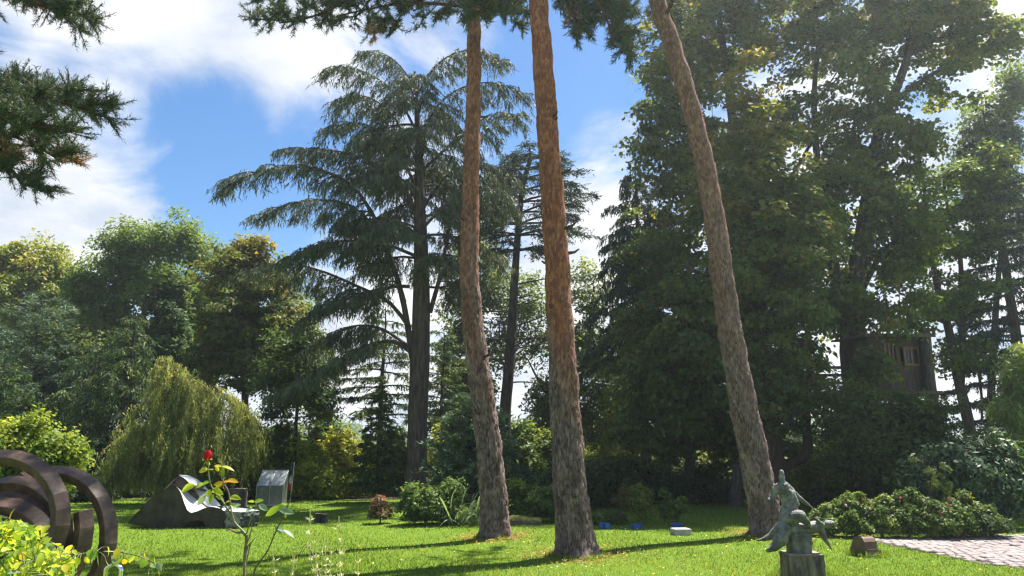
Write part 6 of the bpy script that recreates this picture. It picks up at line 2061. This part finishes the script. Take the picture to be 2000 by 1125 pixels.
def place_leaf(me, parent, pos, dirv, nrm, L, wid=1.0):
    x = unit(np.asarray(dirv, float))
    z = unit(np.asarray(nrm, float) - x * np.dot(nrm, x))
    y = np.cross(z, x)
    o = bpy.data.objects.new('leaf', me)
    COL.objects.link(o)
    o.parent = parent
    M = Matrix(((x[0] * L, y[0] * L * wid, z[0] * L, pos[0] - parent.location[0]), (x[1] * L, y[1] * L * wid, z[1] * L, pos[1] - parent.location[1]), (x[2] * L, y[2] * L * wid, z[2] * L, pos[2] - parent.location[2]), (0, 0, 0, 1)))
    o.matrix_local = M
    return o


def rose_left():
    d = 2.75
    b = P(60, 1500, d)
    root = tag(empty('climbing_rose', (b[0], d, 0.0)), 'sunlit yellow-green rose foliage in the lower left corner', 'rose bush')
    ends = [[(20, 1180), (8, 1060), (2, 1010)], [(60, 1190), (40, 1080), (30, 1040), (20, 1030)], [(90, 1190), (75, 1100), (74, 1062), (62, 1052)], [(90, 1210), (100, 1120), (118, 1092), (122, 1075)],
            [(100, 1200), (110, 1140), (135, 1112), (150, 1118)], [(80, 1190), (90, 1115), (130, 1090), (170, 1080), (215, 1077), (262, 1083), (290, 1094), (318, 1105)], [(10, 1200), (15, 1140), (40, 1105), (70, 1098)], [(20, 1210), (30, 1150), (10, 1110), (-10, 1090)], [(70, 1210), (80, 1160), (100, 1128), (125, 1126)]]
    nodes = []
    for ei, e in enumerate(ends):
        off = ru(-0.25, 0.3) if ei != 5 else 0.0
        pts = np.array([[b[0] + 0.05 * rn(), d + off * 0.5, 0.0]] + [P(q[0], q[1], d + off) for q in e])
        sp = spline(pts, 34)
        m = MB()
        m.tube(sp, np.linspace(0.006, 0.002, 34), 6)
        m.build('cane', MATS['stem_green'], root, True)
        nodes.append(sp[17:])
    arm = nodes[5]
    allc = np.vstack(nodes)

    def leaf_at(p, me, L, hang):
        q = allc[int(np.argmin(((allc - p) ** 2).sum(1)))]
        v = p - q
        dv = unit(v * [1, 1, .5] + rn(3) * .03 - UP * hang * .05)
        m = MB()
        m.tube(np.array([q, (q + p) / 2 + UP * .006, p]), [.0013, .0011, .0008], 5)
        m.build('leaf_stalk', MATS['stem_green'], root, True)
        place_leaf(me, root, p, dv, unit(UP + rn(3) * .55 + np.array([0, -.5, 0])), L, ru(.85, 1.2))
    for i in range(215):
        v = 1128 - 118 * ru(0, 1) ** 1.5
        umax = 20 + 125 * min(1.0, max(0.0, (v - 1005) / 75.0))
        u = ru(-25, umax)
        k = ru(0, 1)
        me = ROSE_LEAVES[int(rng.integers(6))] if k < .88 else (YEL[int(rng.integers(2))] if k < .93 else GREY[int(rng.integers(2))])
        leaf_at(P(u, v, d + ru(-.22, .28)), me, ru(.028, .044), ru(0, 1))
    for i in range(66):
        s = ru(.30, 1.0)
        q = arm[min(16, int(s * 16))]
        p = q + np.array([rn() * .022, rn() * .03, ru(-.028 if s < .82 else -.05, .02)])
        me = (YEL[int(rng.integers(3))] if s > .85 and ru(0, 1) < .5 else (GREY[1] if ru(0, 1) < .15 else ROSE_LEAVES[int(rng.integers(6))]))
        leaf_at(p, me, ru(.026, .042), 1.5)
    # the small leaves deeper in the bush, too many to tell apart
    n = 900
    v = 1150 - 130 * ru(0, 1, n) ** 1.6
    u = -30 + (50 + 125 * np.clip((v - 1010) / 75.0, 0, 1)) * ru(0, 1, n)
    q = np.array([P(a, b_, d + c) for a, b_, c in zip(u, v, ru(-.12, .42, n))])
    m = MB()
    put_leaves(m, q, UP * .7 + np.array([0, -.4, 0]), .036, .022, ru(.05, .95, n), .6, .5)
    tag(m.build('inner_leaves', MATS['lf_rose'], root), kind='stuff')


rose_left()


def rose_centre():
    d = 2.9
    b = P(478, 1600, d)
    root = tag(empty('garden_rose', (b[0], d, 0.0)), 'garden rose with one red bud on a tall stem and yellowing leaves', 'rose bush')

    def cane(px, r0, r1, mt, off=0.0, ground_=False):
        pts = [P(q[0], q[1], d + off + (q[2] if len(q) > 2 else 0)) for q in px]
        if ground_:
            pts = [np.array([b[0] + (pts[0][0] - b[0]) * .7, d, 0.0])] + pts
        sp = spline(np.array(pts), 40)
        m = MB()
        m.tube(sp, np.linspace(r0, r1, 40), 7)
        m.build('cane', MATS[mt], root, True)
    cane([(478, 1300), (477, 1125), (478, 1085), (481, 1060), (481, 1045)], 0.0062, .0055, 'stem_brown', 0, True)
    cane([(481, 1047), (474, 1040), (462, 1040), (450, 1034), (441, 1036)], .006, .002, 'stem_brown')
    cane([(481, 1045), (472, 1035), (458, 1020), (447, 998), (430, 972), (413, 950), (408, 930), (407, 908), (407, 897)], .0044, .0020, 'stem_green')
    cane([(458, 1020), (452, 1000), (449, 975), (445, 958), (437, 943), (435.5, 928)], .0035, .0018, 'stem_brown')
    cane([(481, 1050), (486, 1062), (475, 1090), (482, 1062), (490, 1040), (492, 1022)][3:], .003, .0015, 'stem_brown')
    cane([(478, 1095), (484, 1068), (492, 1058), (499, 1050)], .0045, .0015, 'stem_brown')
    cane([(470, 1300), (478, 1125), (482, 1095), (489, 1062)], .004, .0025, 'stem_green', .05, True)
    cane([(470, 1300), (494, 1125), (520, 1082), (540, 1035), (556, 1004), (566, 976), (572, 955)], .006, .0022, 'stem_dark', -.05, True)
    # (u, v of the leaf base, u, v of its tip, kind)
    LV = [(407, 917, 387, 920, 'y'), (407, 918, 416, 916, 'y'), (406, 915, 397, 914, 'y'), (420, 911, 428, 921, 'y'), (418, 910, 431, 909, 'y'), (432, 911, 459, 916, 'y'), (443, 938, 463, 938, 'Y'), (437, 943, 416, 945, 'Y'), (436, 942, 446, 939, 'Y'), (435, 947, 419, 954, 'r'),
          (408, 943, 392, 942, 'r'), (396, 943, 383, 951, 'r'), (382, 948, 345, 957, 'r'), (414, 955, 434, 963, 'r'), (412, 956, 398, 969, 'r'), (416, 960, 402, 970, 'y'), (418, 965, 405, 982, 'r'), (411, 962, 420, 962, 'y'), (421, 969, 438, 976, 'r'), (402, 968, 384, 987, 'g'),
          (449, 972, 470, 974, 'r'), (451, 979, 441, 979, 'r'), (449, 985, 466, 992, 'r'), (452, 992, 438, 998, 'g'), (447, 975, 458, 968, 'r'), (456, 988, 470, 985, 'g'),
          (505, 985, 523, 997, 'g'), (492, 990, 480, 1000, 'g'), (497, 980, 513, 975, 'r'), (497, 981, 484, 976, 'r'), (548, 990, 514, 1006, 'r'), (545, 995, 574, 1002, 'g'), (556, 990, 528, 993, 'r'), (561, 985, 548, 983, 'r'), (538, 1027, 549, 1042, 'g'), (553, 1035, 576, 1049, 'g'), (539, 1030, 556, 1037, 'd'), (556, 1000, 559, 1011, 'y')]
    for u0, v0, u1, v1, kd in LV:
        off = -.05 if u0 > 500 else 0.0
        a, t = P(u0, v0, d + off), P(u1, v1, d + off + 0.012 * rn())
        me = {'y': YEL[int(rng.integers(2))], 'Y': YEL[2], 'r': ROSE_LEAVES[2 + int(rng.integers(3))], 'g': GREY[1], 'd': GREY[0]}[kd]
        L = np.linalg.norm(t - a)
        place_leaf(me, root, a, t - a, unit(np.array([0.1, -.75, .75]) + rn(3) * .25), max(L, .026), .85 if L < .05 else .68)
    # the leafy side shoot that carries the right-hand leaves
    cane([(481, 1045), (488, 1020), (497, 1000), (500, 985), (497, 978)], .0028, .0014, 'stem_green')
    # bud
    c = P(406, 891, d)
    bud = MB()
    for i, (r, ph, hh) in enumerate(((.0150, 0, .031), (.0140, 1.1, .033), (.0122, 2.2, .036), (.0095, 3.5, .037), (.0055, 4.4, .037))):
        ns, nz = 12, 6
        v = []
        for q in range(nz):
            s = q / (nz - 1)
            for j in range(ns):
                a = ph + (j / (ns - 1)) * 4.4
                rr = r * (math.sin(math.pi * (0.10 + 0.66 * s)) ** .7)
                v.append((c[0] + rr * math.cos(a), c[1] + rr * math.sin(a), c[2] - .017 + hh * s - .004 * math.sin((j / (ns - 1)) * math.pi) * -1 * s))
        bud.add(np.array(v), [[q * ns + j, q * ns + j + 1, (q + 1) * ns + j + 1, (q + 1) * ns + j] for q in range(nz - 1) for j in range(ns - 1)], tint=np.full(ns * nz, .2 + .15 * i))
    bud.build('rose_bud', MATS['petal_red'], root, True)
    cal = MB()
    cal.lathe((c[0], c[1], c[2] - .026), [(.001, -.006), (.006, -.004), (.008, .004), (.006, .010)], 10, tint=np.full(40, .6))
    cal.build('calyx', MATS['lf_rose'], root, True)
    for i in range(5):
        a = i * 1.257
        place_leaf(ROSE_LEAVES[3], root, c + [0, 0, -.018], np.array([math.cos(a), math.sin(a), -.9 if i % 2 else .5]), np.array([math.cos(a), math.sin(a), 1.0]), .022, .45)
    c = P(435, 923, d)
    m = MB()
    m.lathe((c[0], c[1], c[2] - .012), [(.001, -.004), (.006, 0), (.0085, .010), (.006, .022), (.0015, .032)], 10, tint=np.full(50, .55))
    m.build('green_bud', MATS['lf_rose'], root, True)


rose_centre()


def rosemary():
    d = 3.1
    b = P(630, 1700, d)
    root = tag(empty('seedling_stems', (b[0], d, 0.0)), 'dry pale upright stems with tiny leaves in the centre foreground', 'plant')
    for u, v, ub, n in ((606, 993, 618, 120), (662, 1008, 664, 130), (634, 1052, 636, 80), (646, 1058, 648, 70), (577, 1076, 574, 60), (532, 1074, 536, 50), (698, 1078, 700, 50), (628, 1062, 630, 60), (616, 1040, 622, 70), (670, 1060, 668, 80), (572, 1085, 570, 40)):
        bp = P(ub, 1190, d + ru(-.1, .1))
        t = P(u, v, bp[1])
        g0 = np.array([b[0] + (bp[0] - b[0]) * .8, bp[1], 0])
        sp = spline(np.array([g0, bp, (bp + t) / 2 + [0.008 * rn(), 0, 0], t]), 30)
        m = MB()
        m.tube(sp, np.linspace(.005, .0018, 30), 6, tint=np.full(180, .6))
        i = rng.integers(8, 29, n * 2)
        dr = unit(rn(n * 2, 3) * [1, 1, .3] + UP * 1.1)
        s = unit(np.cross(dr, rn(n * 2, 3)))
        ln = ru(.012, .026, n * 2)
        m.rhombs(sp[i] + dr * ln[:, None] * .5 + rn(n * 2, 3) * .003, dr, s, ln, .0060, ru(.2, 1, n * 2))
        m.build('stem', MATS['lf_rosemary'], root)
    m = MB()
    m.tube(spline(np.array([P(640, 1190, d), P(622, 1115, d), P(612, 1085, d), P(601, 1066, d), P(594, 1065, d), P(586, 1082, d)]), 24), np.linspace(.006, .0012, 24), 6)
    m.build('bent_stalk', MATS['stem_brown'], root, True)


rosemary()


def hoop():
    d = 5.2
    b = P(220, 1130, d)
    root = tag(empty('metal_hoop', (b[0], d, float(ground(b[0], d)))), 'shiny bent metal hoop standing behind the rose foliage', 'hoop')
    for o, du in ((0, 0), (.05, 3.5)):
        a, c = P(204 + du, 1125, d + o), P(234 + du, 1125, d + o)
        zt = P(220, 1103, d + o)[2]
        r = (c[0] - a[0]) / 2
        zc = zt - r * .75
        arc = [(a[0] + r - r * math.cos(t), d + o, zc + r * .75 * math.sin(t)) for t in np.linspace(0, math.pi, 17)]
        m = MB()
        m.tube(np.array([(a[0], d + o, 0.0), (a[0], d + o, zc * .6)] + arc + [(c[0], d + o, zc * .6), (c[0], d + o, 0.0)]), .009, 8)
        m.build('bent_rod', MATS['chrome'], root, True)
    m = MB()
    m.box((b[0], d + .025, .3), (.1, .065, .012))
    m.build('cross_bar', MATS['chrome'], root)


hoop()

# ------------------------------------------------------------------ the air
def haze():
    m = MB()
    m.box((0, 270, 8.5), (1300, 700, 35))
    mt = bpy.data.materials.new('air')
    mt.use_nodes = True
    nt = mt.node_tree
    nt.nodes.clear()
    o = nt.nodes.new('ShaderNodeOutputMaterial')
    v = nt.nodes.new('ShaderNodeVolumePrincipled')
    v.inputs['Color'].default_value = (0.86, 0.93, 1.0, 1)
    v.inputs['Density'].default_value = 0.0009
    v.inputs['Anisotropy'].default_value = 0.6
    nt.links.new(v.outputs[0], o.inputs['Volume'])
    tag(m.build('haze', mt, None), 'thin pale summer haze filling the air', 'haze', kind='stuff')


haze()
